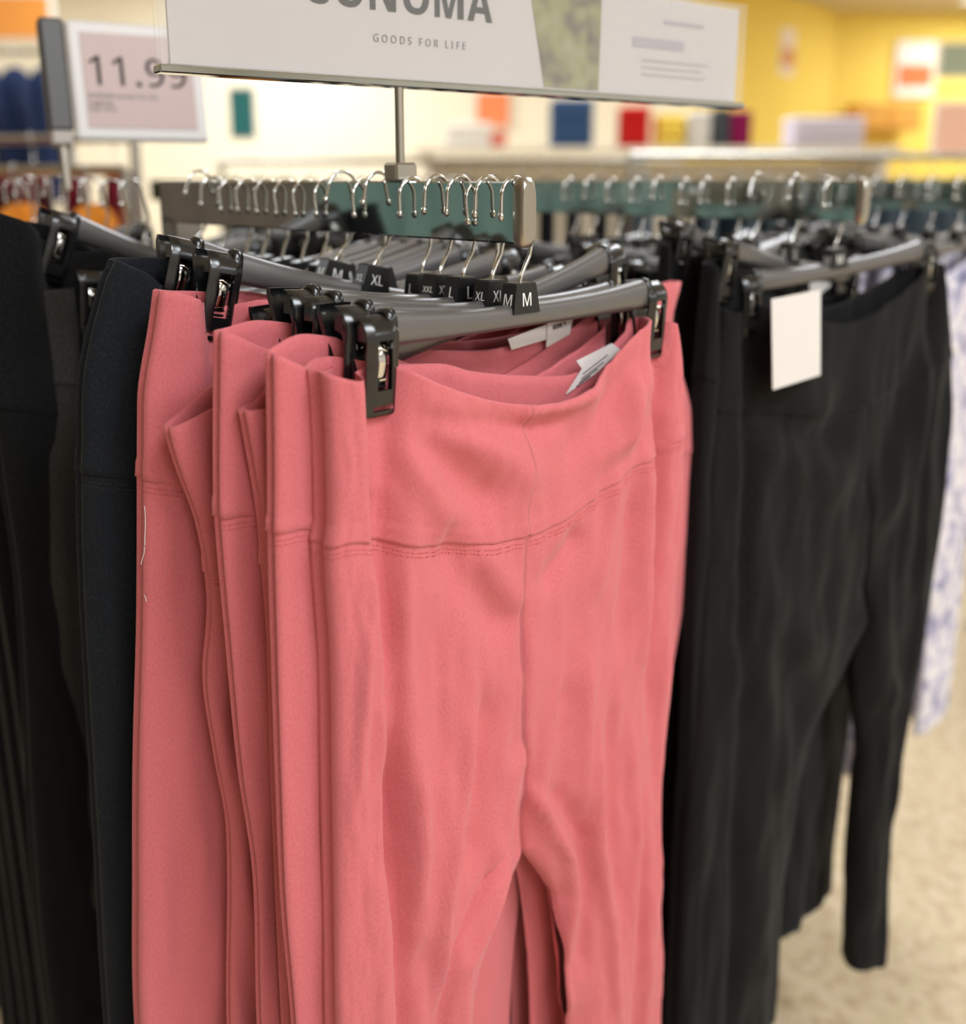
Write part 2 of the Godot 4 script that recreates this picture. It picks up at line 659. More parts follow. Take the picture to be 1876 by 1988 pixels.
func leggings(foot: Vector3, yaw: float, opt: Dictionary, label: String, group := "") -> Node3D:
	var mat: Material = opt.get("mat", M.black)
	var t := thing("leggings", label, "leggings", Vector3(foot.x, WAIST, foot.z), Basis(Vector3.UP, deg_to_rad(TURN + yaw)), group)
	var c := Cloth.new()
	c.host = self
	c.noise = noise
	var roll: float = deg_to_rad(opt.get("roll", 0.0))
	c.roll = roll
	c.clipL = -CLIP * cos(roll) + DROP * sin(roll)
	c.clipR = CLIP * cos(roll) + DROP * sin(roll)
	c.L = pairs(opt.get("L", [[0.01, -0.212], [-0.1, -0.222], [-0.3, -0.222], [-0.5, -0.215], [-1.05, -0.205]]))
	if opt.has("L") and opt.get("half", 22) > 24:
		for i in c.L.size():
			c.L[i].y -= 0.01
	c.R = pairs(opt.get("R", [[0.01, 0.208], [-0.1, 0.218], [-0.3, 0.22], [-0.5, 0.21], [-1.05, 0.2]]))
	c.C = pairs(opt.get("C", [[0.0, 0.0], [-0.5, 0.0]]))
	c.yk = opt.get("yk", -0.47)
	var uc := tab(c.C, c.yk)
	c.IL = pairs(opt.get("IL", [[c.yk, uc], [c.yk - 0.08, uc - 0.03], [c.yk - 0.25, uc - 0.05], [-1.05, uc - 0.05]]))
	c.IR = pairs(opt.get("IR", [[c.yk, uc], [c.yk - 0.08, uc + 0.03], [c.yk - 0.25, uc + 0.05], [-1.05, uc + 0.05]]))
	c.top_f = pairs(opt.get("top_f", [[-0.25, 0.004], [-0.225, -0.006], [-0.2, -0.010], [-0.178, -0.004], [-0.164, 0.002], [-0.1, -0.02], [0.0, -0.045], [0.1, -0.022], [0.164, 0.0], [0.21, 0.002]]))
	c.top_b = pairs(opt.get("top_b", [[-0.25, 0.006], [-0.215, 0.010], [-0.18, 0.007], [-0.164, 0.002], [-0.1, -0.014], [0.0, -0.03], [0.1, -0.016], [0.164, 0.0], [0.21, 0.002]]))
	c.seam = pairs(opt.get("seam", [[-0.22, -0.115], [-0.1, -0.14], [0.0, -0.155], [0.1, -0.14], [0.22, -0.115]]))
	c.nc = pairs(opt.get("nc", [[0.0, 0.0], [-1.0, 0.0]]))
	c.hem = opt.get("hem", -1.02)
	c.Tf = opt.get("Tf", 0.015)
	c.Tb = opt.get("Tb", 0.015)
	c.Tleg = opt.get("Tleg", 0.019)
	c.Te = opt.get("Te", 0.0145)
	c.groove = opt.get("groove", 0.006)
	c.groove_w = opt.get("groove_w", 0.012)
	c.wob = opt.get("wob", 0.007)
	c.fine = opt.get("fine", 0.0)
	c.off = opt.get("off", 0.0)
	for f in opt.get("folds", []):
		c.add_fold(f[0], f[1], f[2] * opt.get("fold_gain", 1.0), f[3] if f.size() > 3 else 1, f[4] if f.size() > 4 else 0.25)
	var half: int = opt.get("half", 22)
	var dens: float = opt.get("dens", 1.0)
	var ts := t_list(half)
	var tops := func(sg, tt, fr):
		var u := c.u_guess(sg, tt)
		var a := tab(c.top_f, u)
		var b := tab(c.top_b, u)
		var k := smoothstep(0.62, 1.0, tt)
		return lerpf(a if fr > 0 else b, (a + b) / 2, k)
	var seams := func(sg, tt, _fr): return tab(c.seam, c.u_guess(sg, tt))
	# waistband: facing inside, over the rolled edge, down to the yoke seam
	var rows := []
	var nb := int(20 * dens)
	var plan := []
	for k in 4:
		plan.append([0.045 * (1.0 - k / 3.6), 0.0034])
	plan.append([-0.0008, 0.0028])
	plan.append([-0.0022, 0.0012])
	for k in nb + 1:
		plan.append([-1.0, k / float(nb)])
	for p in plan:
		var rowf: Callable
		var inset := 0.0
		if p[0] >= 0.0 or p[0] > -0.5:
			var dy: float = p[0]
			inset = p[1]
			rowf = func(sg, tt, fr): return tops.call(sg, tt, fr) - dy
		else:
			var v: float = p[1]
			rowf = func(sg, tt, fr): return lerpf(tops.call(sg, tt, fr) + 0.0012 * (1.0 - v), seams.call(sg, tt, fr), v)
			inset = -0.0011 if v > 0.97 else (-0.0008 if v > 0.9 else 0.0)
		var left := ring_of(c, -1, ts, rowf, inset)
		var right := ring_of(c, 1, ts, rowf, inset)
		right.reverse()
		# one closed loop: front middle, left, back middle, right
		var loop := left.duplicate()
		loop.append_array(right.slice(1, right.size() - 1))
		rows.append(loop)
	var first: Array = rows[rows.size() - 1]
	# the seam allowance turns under
	var tuck := []
	for i in first.size():
		tuck.append((first[i] as Vector3) * Vector3(0.992, 1, 0.9) + Vector3(0, -0.0006, 0))
	rows.append(tuck)
	part("waistband", done(skin(rows, true, false)), mat, t)
	# body down to the crotch, then two legs
	rows = []
	var n1 := int(46 * dens)
	for k in n1 + 1:
		var v := k / float(n1)
		var rowf := func(sg, tt, fr): return lerpf(seams.call(sg, tt, fr) + 0.001, c.yk, v)
		var left := ring_of(c, -1, ts, rowf)
		var right := ring_of(c, 1, ts, rowf)
		right.reverse()
		var loop := left.duplicate()
		loop.append_array(right.slice(1, right.size() - 1))
		rows.append(loop)
	var st := skin(rows, true, false)
	st.generate_normals()
	var body := st.commit()
	st = start()
	st.append_from(body, 0, Transform3D())
	var n2 := int(50 * dens)
	for sg in [-1, 1]:
		rows = []
		for k in n2 + 1:
			var v := k / float(n2)
			var y: float = lerpf(c.yk, c.hem, v)
			rows.append(ring_of(c, sg, ts, func(_a, _b, _c): return y))
		# turned up hem
		for q in [[0.001, 0.0022], [-0.02, 0.003]]:
			var yy: float = c.hem - q[0]
			var ins: float = q[1]
			rows.append(ring_of(c, sg, ts, func(_a, _b, _c): return yy, ins))
		var leg := skin(rows, false, sg > 0)
		leg.generate_normals()
		st.append_from(leg.commit(), 0, Transform3D())
	part("legs", st.commit(), mat, t)
	# stitching under the yoke seam
	if opt.get("stitch", false):
		st = start()
		for sg in [-1, 1]:
			for fr in [1, -1]:
				for line in [0.0052, 0.0085]:
					var tt := 0.01
					var k := 0
					while tt < 0.99:
						var y: float = seams.call(sg, tt, fr) - line
						var p0: Vector3 = c.surf(sg, tt, fr, y)
						var t1 := tt + 0.004
						var p1: Vector3 = c.surf(sg, t1, fr, seams.call(sg, t1, fr) - line)
						var stp := 0.0035 / maxf(p0.distance_to(p1), 1e-5) * 0.004
						t1 = minf(tt + stp * 0.62, 1.0)
						p1 = c.surf(sg, t1, fr, seams.call(sg, t1, fr) - line)
						var pd: Vector3 = c.surf(sg, tt, fr, y - 0.004)
						var nrm: Vector3 = (p1 - p0).cross(pd - p0).normalized() * (fr * sg)
						if nrm.dot(Vector3(sg * 0.3, 0, fr)) < 0:
							nrm = -nrm
						var dir: Vector3 = p1 - p0
						if dir.length() > 1e-4:
							var e: Vector3 = dir.normalized()
							var w: Vector3 = e.cross(nrm).normalized() * 0.0004
							var up: Vector3 = nrm * 0.00055
							var a: Vector3 = p0 - up
							var b: Vector3 = p1 - up
							quad(st, a + w + up * 1.5, b + w + up * 1.5, b - w + up * 1.5, a - w + up * 1.5)
							quad(st, a - w + up * 1.5, b - w + up * 1.5, b + w + up * 1.5, a + w + up * 1.5)
							quad(st, a + w, b + w, b + w + up * 1.5, a + w + up * 1.5)
							quad(st, b - w, a - w, a - w + up * 1.5, b - w + up * 1.5)
						tt += stp
						k += 1
						if k > 400:
							break
		var s := part("stitching", done(st), opt.get("thread", M.pink_thread), t)
		s.set_meta("kind", "stuff")
	t.set_meta("cloth", true)
	t.remove_meta("cloth")
	cache["cloth"] = c
	return t

func paper_label(parent: Node3D, called: String, pts: Array, z: float, lines: Array, label: String, lean := 0.0) -> void:
	var st := start()
	var poly := PackedVector2Array()
	for p in pts:
		poly.append(Vector2(p[0], p[1]))
	var mid := Vector2.ZERO
	for p in poly:
		mid += p / poly.size()
	var bend := func(v: Vector3) -> Vector3:
		return v + Vector3(0, 0, z + (v.y - mid.y) * lean + 0.35 * pow(v.x - mid.x, 2.0))
	slab(st, poly, -0.0003, 0.0003, bend)
	var o := part(called, done(st), M.paper, parent)
	o.set_meta("label", label)
	if lines:
		st = start()
		for l in lines:
			# [x0, y0, x1, y1, height]
			var a := Vector2(l[0], l[1])
			var b := Vector2(l[2], l[3])
			var w: Vector2 = (b - a).normalized().orthogonal() * float(l[4]) / 2.0
			slab(st, PackedVector2Array([a - w, b - w, b + w, a + w]), 0.0003, 0.0006, bend)
		var pr := part("print", done(st), M.label_print, o)
		pr.set_meta("kind", "stuff")

# ------------------------------------------------------------------ fixtures
func arm(rack: Node3D, from: Vector3, length: float, cap := true) -> void:
	# local z points to the open end
	var turn := Basis(Vector3.UP, deg_to_rad(TURN))
	var st := start()
	bevel_box(st, Vector3(0, 0, -length / 2), Vector3(0.013, 0.048, length), 0.0015)
	var bar := part("arm", done(st), M.mirror, rack, Vector3(from.x, BAR_Y - 0.0255, from.z) - SIDE * 0.02 - rack.position, turn)
	if cap:
		st = start()
		var ring0 := []
		var ring1 := []
		var ring2 := []
		for k in 24:
			var a := TAU * k / 24.0
			var v := Vector3(signf(cos(a)) * pow(absf(cos(a)), 0.6) * 0.009, signf(sin(a)) * pow(absf(sin(a)), 0.45) * 0.027, 0)
			ring0.append(v)
			ring1.append(v + Vector3(0, 0, 0.007))
			ring2.append(v * 0.82 + Vector3(0, 0, 0.0095))
		loft(st, [ring0, ring1, ring2], true, false, true)
		part("end_cap", done(st), M.brushed, bar)

func column(rack: Node3D, at: Vector3) -> void:
	var turn := Basis(Vector3.UP, deg_to_rad(TURN))
	var c := part("column", box_mesh(Vector3(0.036, 1.37, 0.036), 0.002), M.brushed, rack, at - rack.position + Vector3(0, 0.715, 0), turn)
	part("foot", box_mesh(Vector3(0.08, 0.03, 0.7), 0.006), M.brushed, c, Vector3(0, -0.7, 0))
	for k in 12:
		part("slot", cache.slot, M.ink, c, Vector3(0, 0.62 - k * 0.05, 0.0182))

func shirt_mesh(wide: float, tall: float) -> ArrayMesh:
	var st := start()
	var rings := []
	# cross sections from hem to collar, each an oval
	for r in [[0.0, 0.86, 0.028], [0.1, 0.87, 0.03], [0.4, 0.84, 0.034], [0.66, 0.86, 0.036], [0.78, 0.9, 0.034], [0.9, 0.93, 0.028], [0.955, 0.72, 0.024], [0.985, 0.42, 0.02], [1.0, 0.22, 0.016]]:
		var ring := []
		for k in 24:
			var a := TAU * k / 24.0
			var w: float = 1.0 + 0.16 * sin(k * 2.1 + 1.0) * (1.0 - r[0])
			ring.append(Vector3(cos(a) * r[1] * wide / 2, (r[0] - 1.0) * tall - (0.03 if r[0] == 0.0 and k % 5 == 0 else 0.0), signf(sin(a)) * pow(absf(sin(a)), 0.7) * r[2] * w))
		rings.append(ring)
	loft(st, rings, true, true, true)
	return done(st)

func shirt(at: Vector3, turn: float, mesh: Mesh, m: Material, label: String, group: String) -> void:
	var t := thing("hanging_top", label, "top", at, Basis(Vector3.UP, deg_to_rad(turn)), group)
	part("cloth", mesh, m, t, Vector3(0, -0.09, 0))
	part("hanger_hook", cache.hook, M.chrome, t)

func rail(a: Vector3, b: Vector3, label: String) -> void:
	var t := thing("garment_rail", label, "rail", Vector3(a.x, 0, a.z))
	var st := start()
	tube(st, [a - Vector3(a.x, 0, a.z), b - Vector3(a.x, 0, a.z)], 0.0125, 14)
	part("rod", done(st), M.rail, t)
	for e in [a, b]:
		st = start()
		var f := Vector3(e.x - a.x, 0, e.z - a.z)
		tube(st, [f + Vector3(0, 0.02, 0), f + Vector3(0, e.y, 0)], 0.014, 12)
		bevel_box(st, f + Vector3(0, 0.012, 0), Vector3(0.06, 0.024, 0.5), 0.004)
		part("upright", done(st), M.rail, t)

func poster(at: Vector3, size: Vector2, c: Color, label: String, turn := 0.0, band := Color(0, 0, 0, 0)) -> void:
	var t := thing("wall_poster", label, "poster", at, Basis(Vector3.UP, deg_to_rad(turn)))
	part("board", box_mesh(Vector3(size.x, size.y, 0.03), 0.004), plain(Color8(236, 230, 222), 0.6), t)
	part("print", box_mesh(Vector3(size.x * 0.9, size.y * 0.9, 0.006), 0.001), plain(c, 0.6), t, Vector3(0, 0, 0.017))
	if band.a > 0:
		part("print_band", box_mesh(Vector3(size.x * 0.84, size.y * 0.4, 0.004), 0.001), plain(band, 0.6), t, Vector3(0, -size.y * 0.12, 0.0215))

func ceiling_light(x: float, z: float, power: float, label: String) -> void:
	var t := thing("ceiling_light", label, "light", Vector3(x, 3.4, z), Basis(), "ceiling light panels")
	var st := start()
	for s in [-1, 1]:
		bevel_box(st, Vector3(s * 0.615, -0.012, 0), Vector3(0.03, 0.024, 1.26), 0.004)
		bevel_box(st, Vector3(0, -0.012, s * 0.615), Vector3(1.2, 0.024, 0.03), 0.004)
	part("frame", done(st), M.frame_white, t)
	part("lamp_diffuser", box_mesh(Vector3(1.2, 0.008, 1.2), 0.001), M.glow, t, Vector3(0, -0.006, 0))
	var l := AreaLight3D.new()
	l.name = "panel_light"
	t.add_child(l)
	l.position = Vector3(0, -0.03, 0)
	l.basis = Basis(Vector3.RIGHT, -PI / 2)
	l.area_size = Vector2(1.18, 1.18)
	l.light_energy = power
	l.light_color = Color(0.94, 0.97, 1.0)
	l.area_range = 30.0
	l.shadow_enabled = true

const NTH := ["first", "second", "third", "fourth", "fifth", "sixth", "seventh", "eighth", "ninth", "tenth", "eleventh", "twelfth", "thirteenth", "fourteenth", "fifteenth", "sixteenth"]

# ------------------------------------------------------------------ the scene
func _ready() -> void:
	rng.seed = 7
	noise.noise_type = FastNoiseLite.TYPE_SIMPLEX_SMOOTH
	noise.frequency = 0.03
	noise.fractal_octaves = 2
	noise.seed = 5
	# camera: level with the hooks, tilted down; the picture is a crop of the lower part of the lens's image
	var f := 1900.0
	var cam := Camera3D.new()
	cam.name = "camera"
	add_child(cam)
	var lens := CameraAttributesPhysical.new()
	lens.frustum_near = 0.05
	lens.frustum_far = 60.0
	lens.frustum_focal_length = 33.4
	lens.exposure_aperture = 33.4 / 14.0
	lens.frustum_focus_distance = 0.765
	cam.attributes = lens
	cam.projection = Camera3D.PROJECTION_FRUSTUM
	cam.near = 0.05
	cam.far = 60.0
	cam.size = 0.05 * 1988.0 / f
	cam.frustum_offset = Vector2(0, -0.05 * (994.0 - 760.0) / f)
	cam.position = Vector3(0, 1.42, 0)
	cam.rotation_degrees = Vector3(-12.235, 0, 0)
	cam.current = true
	# surroundings: an enclosed room, no daylight
	var we := WorldEnvironment.new()
	we.name = "surroundings"
	var env := Environment.new()
	env.background_mode = Environment.BG_COLOR
	env.background_color = Color(0.03, 0.03, 0.03)
	env.tonemap_mode = Environment.TONE_MAPPER_LINEAR
	env.tonemap_exposure = 0.64
	env.sdfgi_enabled = true
	env.ssao_enabled = true
	env.ssil_enabled = true
	we.environment = env
	add_child(we)
	# light: the shop's ceiling panels, in rows over the whole floor
	M.frame_white = plain(Color8(235, 233, 228), 0.5)
	M.glow = plain(Color8(250, 248, 240), 0.4)
	M.glow.emission_enabled = true
	M.glow.emission = Color8(248, 251, 255)
	M.glow.emission_energy_multiplier = 2.5
	var spots := {-5.0: "over the wall side", 1.5: "over the leggings rack's row", 6.0: "over the far aisle"}
	for x in spots:
		var zs: Array = [2.9, 0.7, -3.4, -7.4, -11.2] if x > 0.0 else [-3.4, -7.4, -11.2]
		for i in zs.size():
			ceiling_light(x, zs[i], 12.5, "square white ceiling light panel, %s in the line %s" % [NTH[i], spots[x]])
	ceiling_light(-1.8, -6.0, 12.5, "square white ceiling light panel before the cream wall, nearer the rails")
	ceiling_light(-1.8, -8.6, 12.5, "square white ceiling light panel before the cream wall, close to it")
	make_materials()
	hanger_meshes()
	room()
	racks()
	near_arm()
	second_arm()
	third_arm()
	signs()
	shop_floor()

func room() -> void:
	var carpet := plain(Color.WHITE, 0.95, 0, 0.2)
	carpet.albedo_texture = noise_tex(0.03, 21, [[0.0, Color8(172, 150, 122)], [0.42, Color8(205, 182, 152)], [0.55, Color8(203, 190, 152)], [0.7, Color8(219, 196, 170)], [1.0, Color8(190, 170, 140)]], 1024, 5)
	carpet.uv1_triplanar = true
	carpet.uv1_world_triplanar = true
	carpet.uv1_scale = Vector3(0.8, 0.8, 0.8)
	carpet.heightmap_enabled = true
	carpet.heightmap_texture = cache.weave
	carpet.heightmap_scale = 0.3
	var tile := plain(Color8(208, 198, 178), 0.9, 0, 0.2)
	var cream := plain(Color8(232, 221, 196), 0.85, 0, 0.2)
	var yellow := plain(Color8(240, 210, 104), 0.8, 0, 0.2)
	var white := plain(Color8(214, 211, 206), 0.85, 0, 0.2)
	structure("floor", box_mesh(Vector3(17, 0.1, 18.4), 0.01), carpet, Vector3(0.8, -0.05, -3.9))
	structure("ceiling", box_mesh(Vector3(17, 0.1, 18.4), 0.01), tile, Vector3(0.8, 3.46, -3.9))
	structure("wall_back", box_mesh(Vector3(9.6, 3.5, 0.15), 0.01), cream, Vector3(-2.78, 1.7, -10.08))
	var a := Vector3(2.0, 0, -10.0)
	var b := Vector3(4.25, 0, -12.6)
	structure("wall_slant", box_mesh(Vector3(a.distance_to(b), 3.5, 0.15), 0.01), yellow, (a + b) / 2 + Vector3(0, 1.7, 0) , Basis(Vector3.UP, atan2(a.z - b.z, b.x - a.x)))
	structure("wall_far", box_mesh(Vector3(5.2, 3.5, 0.15), 0.01), yellow, Vector3(6.75, 1.7, -12.68))
	structure("wall_left", box_mesh(Vector3(0.15, 3.5, 18), 0.01), plain(Color8(150, 140, 128), 0.85, 0, 0.2), Vector3(-7.5, 1.7, -3.9))
	structure("wall_right", box_mesh(Vector3(0.15, 3.5, 18), 0.01), white, Vector3(9.2, 1.7, -3.9))
	structure("wall_front", box_mesh(Vector3(16.8, 3.5, 0.15), 0.01), white, Vector3(0.8, 1.7, 5.1))

func near_foot(s: float) -> Vector3:
	return Vector3(0.0394, 0, -0.7945) + ARM * s

func second_foot(s: float) -> Vector3:
	return Vector3(0.4327, 0, -1.1992) + ARM * s

func third_foot(s: float) -> Vector3:
	return Vector3(0.80, 0, -1.62) + ARM * s

func racks() -> void:
	cache.slot = box_mesh(Vector3(0.005, 0.022, 0.0014), 0.0004)
	var r := thing("clothes_rack", "chrome clothes rack with flat arms holding pink and black leggings", "clothes rack", near_foot(0.57))
	arm(r, near_foot(-0.006), 0.575)
	arm(r, second_foot(-0.03), 0.6)
	arm(r, third_foot(-0.03), 0.57)
	arm(r, near_foot(1.15), 0.56, false)
	arm(r, second_foot(1.15), 0.56, false)
	column(r, near_foot(0.57))
	column(r, second_foot(0.57))
	column(r, third_foot(0.57))
	var turn := Basis(Vector3.UP, deg_to_rad(TURN))
	for y in [1.2, 0.12]:
		part("crossbar", box_mesh(Vector3(1.12, 0.03, 0.02), 0.002), M.brushed, r, turn * Vector3(0.565, 0, -0.01) + Vector3(0, y, 0), turn)

func near_arm() -> void:
	var p: Material = M.pink
	# the pair at the open end, its whole front in view
	var foot := near_foot(0)
	hanger(foot, 0, -0.1, "M", "black clip hanger marked M at the open end of the chrome arm")
	var front := leggings(foot, 0, {
		"mat": p, "half": 62, "dens": 2.2, "stitch": true, "Tf": 0.024, "Tb": 0.011, "Te": 0.028, "Tleg": 0.024, "groove": 0.03, "groove_w": 0.013, "wob": 0.006, "fine": 0.0016, "fold_gain": 1.7, "off": 3.0,
		"yk": -0.472, "hem": -1.02,
		"L": [[0.008, -0.206], [-0.028, -0.204], [-0.102, -0.205], [-0.125, -0.208], [-0.2, -0.206], [-0.3, -0.208], [-0.39, -0.21], [-0.52, -0.213], [-1.05, -0.215]],
		"R": [[0.0, 0.192], [-0.04, 0.203], [-0.12, 0.213], [-0.207, 0.218], [-0.262, 0.214], [-0.377, 0.213], [-0.494, 0.202], [-0.624, 0.208], [-0.83, 0.222], [-1.05, 0.225]],
		"C": [[0.0, -0.03], [-0.152, -0.03], [-0.228, -0.032], [-0.325, -0.028], [-0.38, -0.016], [-0.44, -0.012], [-0.472, -0.008]],
		"IL": [[-0.472, -0.008], [-0.52, -0.041], [-0.535, -0.056], [-0.56, -0.066], [-0.618, -0.072], [-1.05, -0.08]],
		"IR": [[-0.472, -0.008], [-0.54, 0.034], [-0.56, 0.038], [-0.627, 0.05], [-0.673, 0.053], [-0.713, 0.062], [-1.05, 0.07]],
		"top_f": [[-0.235, 0.0], [-0.215, -0.004], [-0.195, -0.007], [-0.18, -0.004], [-0.165, 0.0], [-0.15, -0.004], [-0.124, -0.018], [-0.07, -0.039], [-0.032, -0.048], [0.014, -0.051], [0.062, -0.041], [0.106, -0.016], [0.14, -0.003], [0.165, 0.002], [0.205, -0.008]],
		"top_b": [[-0.235, 0.004], [-0.2, 0.006], [-0.178, 0.003], [-0.165, 0.0], [-0.131, -0.007], [-0.087, -0.013], [-0.06, -0.022], [0.0, -0.034], [0.068, -0.042], [0.104, -0.033], [0.141, -0.016], [0.165, 0.0], [0.205, -0.008]],
		"seam": [[-0.215, -0.119], [-0.2, -0.117], [-0.17, -0.126], [-0.12, -0.141], [-0.032, -0.157], [0.03, -0.152], [0.1, -0.131], [0.195, -0.118], [0.215, -0.117]],
		"folds": [
			[[[-0.161, -0.03], [-0.109, -0.048], [-0.036, -0.066], [0.048, -0.070]], 0.010, -0.0045],
			[[[-0.05, -0.052], [0.01, -0.055], [0.08, -0.045]], 0.010, 0.005],
			[[[-0.152, -0.041], [-0.096, -0.094], [-0.055, -0.134]], 0.016, -0.006],
			[[[-0.165, -0.045], [-0.118, -0.114], [-0.1, -0.135]], 0.012, 0.004],
			[[[-0.14, -0.03], [-0.05, -0.09], [0.0, -0.125]], 0.018, 0.005],
			[[[-0.178, -0.04], [-0.172, -0.1]], 0.008, 0.003],
			[[[0.14, -0.03], [0.10, -0.09], [0.05, -0.12]], 0.016, 0.005],
			[[[0.12, -0.02], [0.06, -0.08], [0.0, -0.10]], 0.016, -0.004],
			[[[-0.13, -0.12], [-0.112, -0.15], [-0.061, -0.222], [-0.04, -0.25]], 0.017, -0.006],
			[[[-0.09, -0.15], [-0.05, -0.2], [-0.035, -0.23]], 0.014, 0.004],
			[[[0.045, -0.165], [0.03, -0.18], [-0.015, -0.215]], 0.014, -0.0055],
			[[[0.133, -0.085], [0.138, -0.2], [0.145, -0.36]], 0.011, 0.006],
			[[[0.116, -0.13], [0.112, -0.22], [0.105, -0.33]], 0.011, -0.005],
			[[[0.092, -0.115], [0.074, -0.19], [0.06, -0.25]], 0.010, 0.004],
			[[[0.112, -0.03], [0.097, -0.12]], 0.009, 0.004],
			[[[0.15, -0.02], [0.178, -0.11]], 0.009, 0.004],
			[[[0.17, -0.03], [0.165, -0.13], [0.17, -0.3]], 0.010, -0.004],
			[[[-0.186, -0.117], [-0.178, -0.23], [-0.172, -0.33]], 0.008, 0.0045],
			[[[-0.157, -0.133], [-0.163, -0.23], [-0.155, -0.34]], 0.009, 0.0045],
			[[[-0.13, -0.17], [-0.125, -0.25], [-0.118, -0.36]], 0.010, -0.003],
			[[[-0.088, -0.27], [-0.104, -0.368], [-0.124, -0.446], [-0.127, -0.56]], 0.007, 0.005],
			[[[-0.065, -0.26], [-0.085, -0.4], [-0.1, -0.46]], 0.014, -0.006],
			[[[-0.03, -0.34], [-0.04, -0.42], [-0.06, -0.47]], 0.014, 0.005],
			[[[-0.02, -0.43], [-0.075, -0.468], [-0.112, -0.504], [-0.12, -0.56], [-0.124, -0.66]], 0.006, -0.0065, 1, 0.12],
			[[[-0.025, -0.45], [-0.06, -0.49], [-0.095, -0.53], [-0.1, -0.66]], 0.008, 0.004, 1, 0.15],
			[[[-0.017, -0.39], [0.041, -0.5], [0.051, -0.545], [0.047, -0.633], [0.058, -0.72]], 0.007, 0.006, 1, 0.12],
			[[[0.01, -0.4], [0.062, -0.49], [0.072, -0.55], [0.07, -0.66]], 0.009, -0.006, 1, 0.15],
			[[[0.067, -0.33], [0.078, -0.5], [0.101, -0.6], [0.127, -0.78]], 0.008, 0.0055],
			[[[0.05, -0.28], [0.055, -0.4], [0.062, -0.47]], 0.008, 0.004],
			[[[0.09, -0.34], [0.1, -0.48], [0.125, -0.62]], 0.010, -0.005],
			[[[0.03, -0.3], [0.028, -0.38], [0.03, -0.44]], 0.008, -0.0035],
			[[[0.12, -0.36], [0.14, -0.5], [0.15, -0.7]], 0.009, 0.004],
			[[[0.158, -0.34], [0.165, -0.5], [0.177, -0.8]], 0.010, 0.005],
			[[[-0.144, -0.29], [-0.15, -0.4], [-0.158, -0.53]], 0.008, 0.0045],
			[[[-0.159, -0.26], [-0.168, -0.36], [-0.173, -0.44]], 0.008, -0.004],
			[[[-0.15, -0.46], [-0.135, -0.52], [-0.13, -0.62]], 0.009, -0.004],
			[[[-0.19, -0.16], [-0.198, -0.24], [-0.204, -0.33]], 0.006, 0.004],
		]}, "coral pink leggings at the open end of the arm, whole front showing")
	paper_label(front, "care_label", [[0.066, -0.028], [0.116, -0.018], [0.130, -0.026], [0.094, -0.043], [0.052, -0.056], [0.074, -0.036]], -0.006, [[0.075, -0.041, 0.11, -0.028, 0.0012], [0.073, -0.045, 0.104, -0.034, 0.0012], [0.07, -0.048, 0.096, -0.039, 0.0012], [0.066, -0.051, 0.086, -0.044, 0.0012]], "white folded care label with grey print")
	# the pair just behind it
	hanger(near_foot(0.03), 3.1, -1.9, "XL", "black clip hanger marked XL, second from the open end of the pink arm")
	var second := leggings(near_foot(0.03), 3.1, {
		"mat": p, "half": 34, "dens": 1.5, "stitch": true, "Tf": 0.012, "Tb": 0.012, "Tleg": 0.009, "roll": -1.9, "wob": 0.004, "fine": 0.0008, "off": 50.0, "groove": 0.006,
		"L": [[0.011, -0.226], [-0.063, -0.229], [-0.118, -0.232], [-0.195, -0.234], [-0.297, -0.236], [-0.405, -0.237], [-0.518, -0.233], [-1.05, -0.23]],
		"nc": [[0.0, -0.004], [-1.0, -0.004]],
		"top_b": [[-0.25, 0.008], [-0.215, 0.014], [-0.18, 0.010], [-0.164, 0.002], [-0.1, -0.006], [0.0, -0.016], [0.1, -0.008], [0.164, 0.0], [0.21, 0.002]]}, "coral pink leggings directly behind the pair whose whole front shows")
	paper_label(second, "care_label", [[0.013, -0.006], [0.077, 0.002], [0.084, -0.003], [0.081, -0.012], [0.018, -0.016]], -0.008, [], "blank white label at the waist")
	# a wide pair hung off to one side, its hip standing out past the others
	hanger(near_foot(0.045), 4.5, 9.5, "S", "black clip hanger marked S, tipped up at its far end among the pink leggings")
	leggings(near_foot(0.045), 4.5, {
		"mat": p, "half": 26, "stitch": true, "Tf": 0.008, "Tb": 0.008, "Tleg": 0.009, "roll": 3.0, "wob": 0.004, "off": 90.0, "groove": 0.0,
		"L": [[0.0, -0.16], [-0.2, -0.17], [-1.05, -0.15]], "C": [[0, 0.08], [-0.5, 0.08]],
		"R": [[0.0, 0.312], [-0.03, 0.297], [-0.061, 0.303], [-0.124, 0.34], [-0.183, 0.366], [-0.254, 0.376], [-0.376, 0.353], [-0.557, 0.305], [-0.687, 0.285], [-1.05, 0.28]],
		"top_f": [[-0.2, -0.03], [0.0, -0.04], [0.164, 0.0], [0.21, 0.004], [0.29, 0.004]], "top_b": [[-0.2, -0.03], [0.0, -0.03], [0.164, 0.0], [0.21, 0.006], [0.29, 0.0]],
		"seam": [[-0.2, -0.15], [0.1, -0.18], [0.25, -0.186], [0.35, -0.196]]}, "coral pink leggings whose wide hip stands out beside the far clip")
	var tip: Node3D = get_child(get_child_count() - 1)
	paper_label(tip, "brand_label", [[0.066, 0.004], [0.106, 0.008], [0.1, -0.012], [0.064, -0.02]], 0.010, [], "small white brand label at the waist")
	part("brand_print", words("KOHL'S", 0.0042, true, 0.0003), M.ink, tip.get_node("brand_label"), Vector3(0.083, -0.002, 0.0108), Basis(Vector3.BACK, 0.1))
	hanger(near_foot(0.062), 2.5, -3.2, "L", "black clip hanger marked L, fourth from the open end of the pink arm")
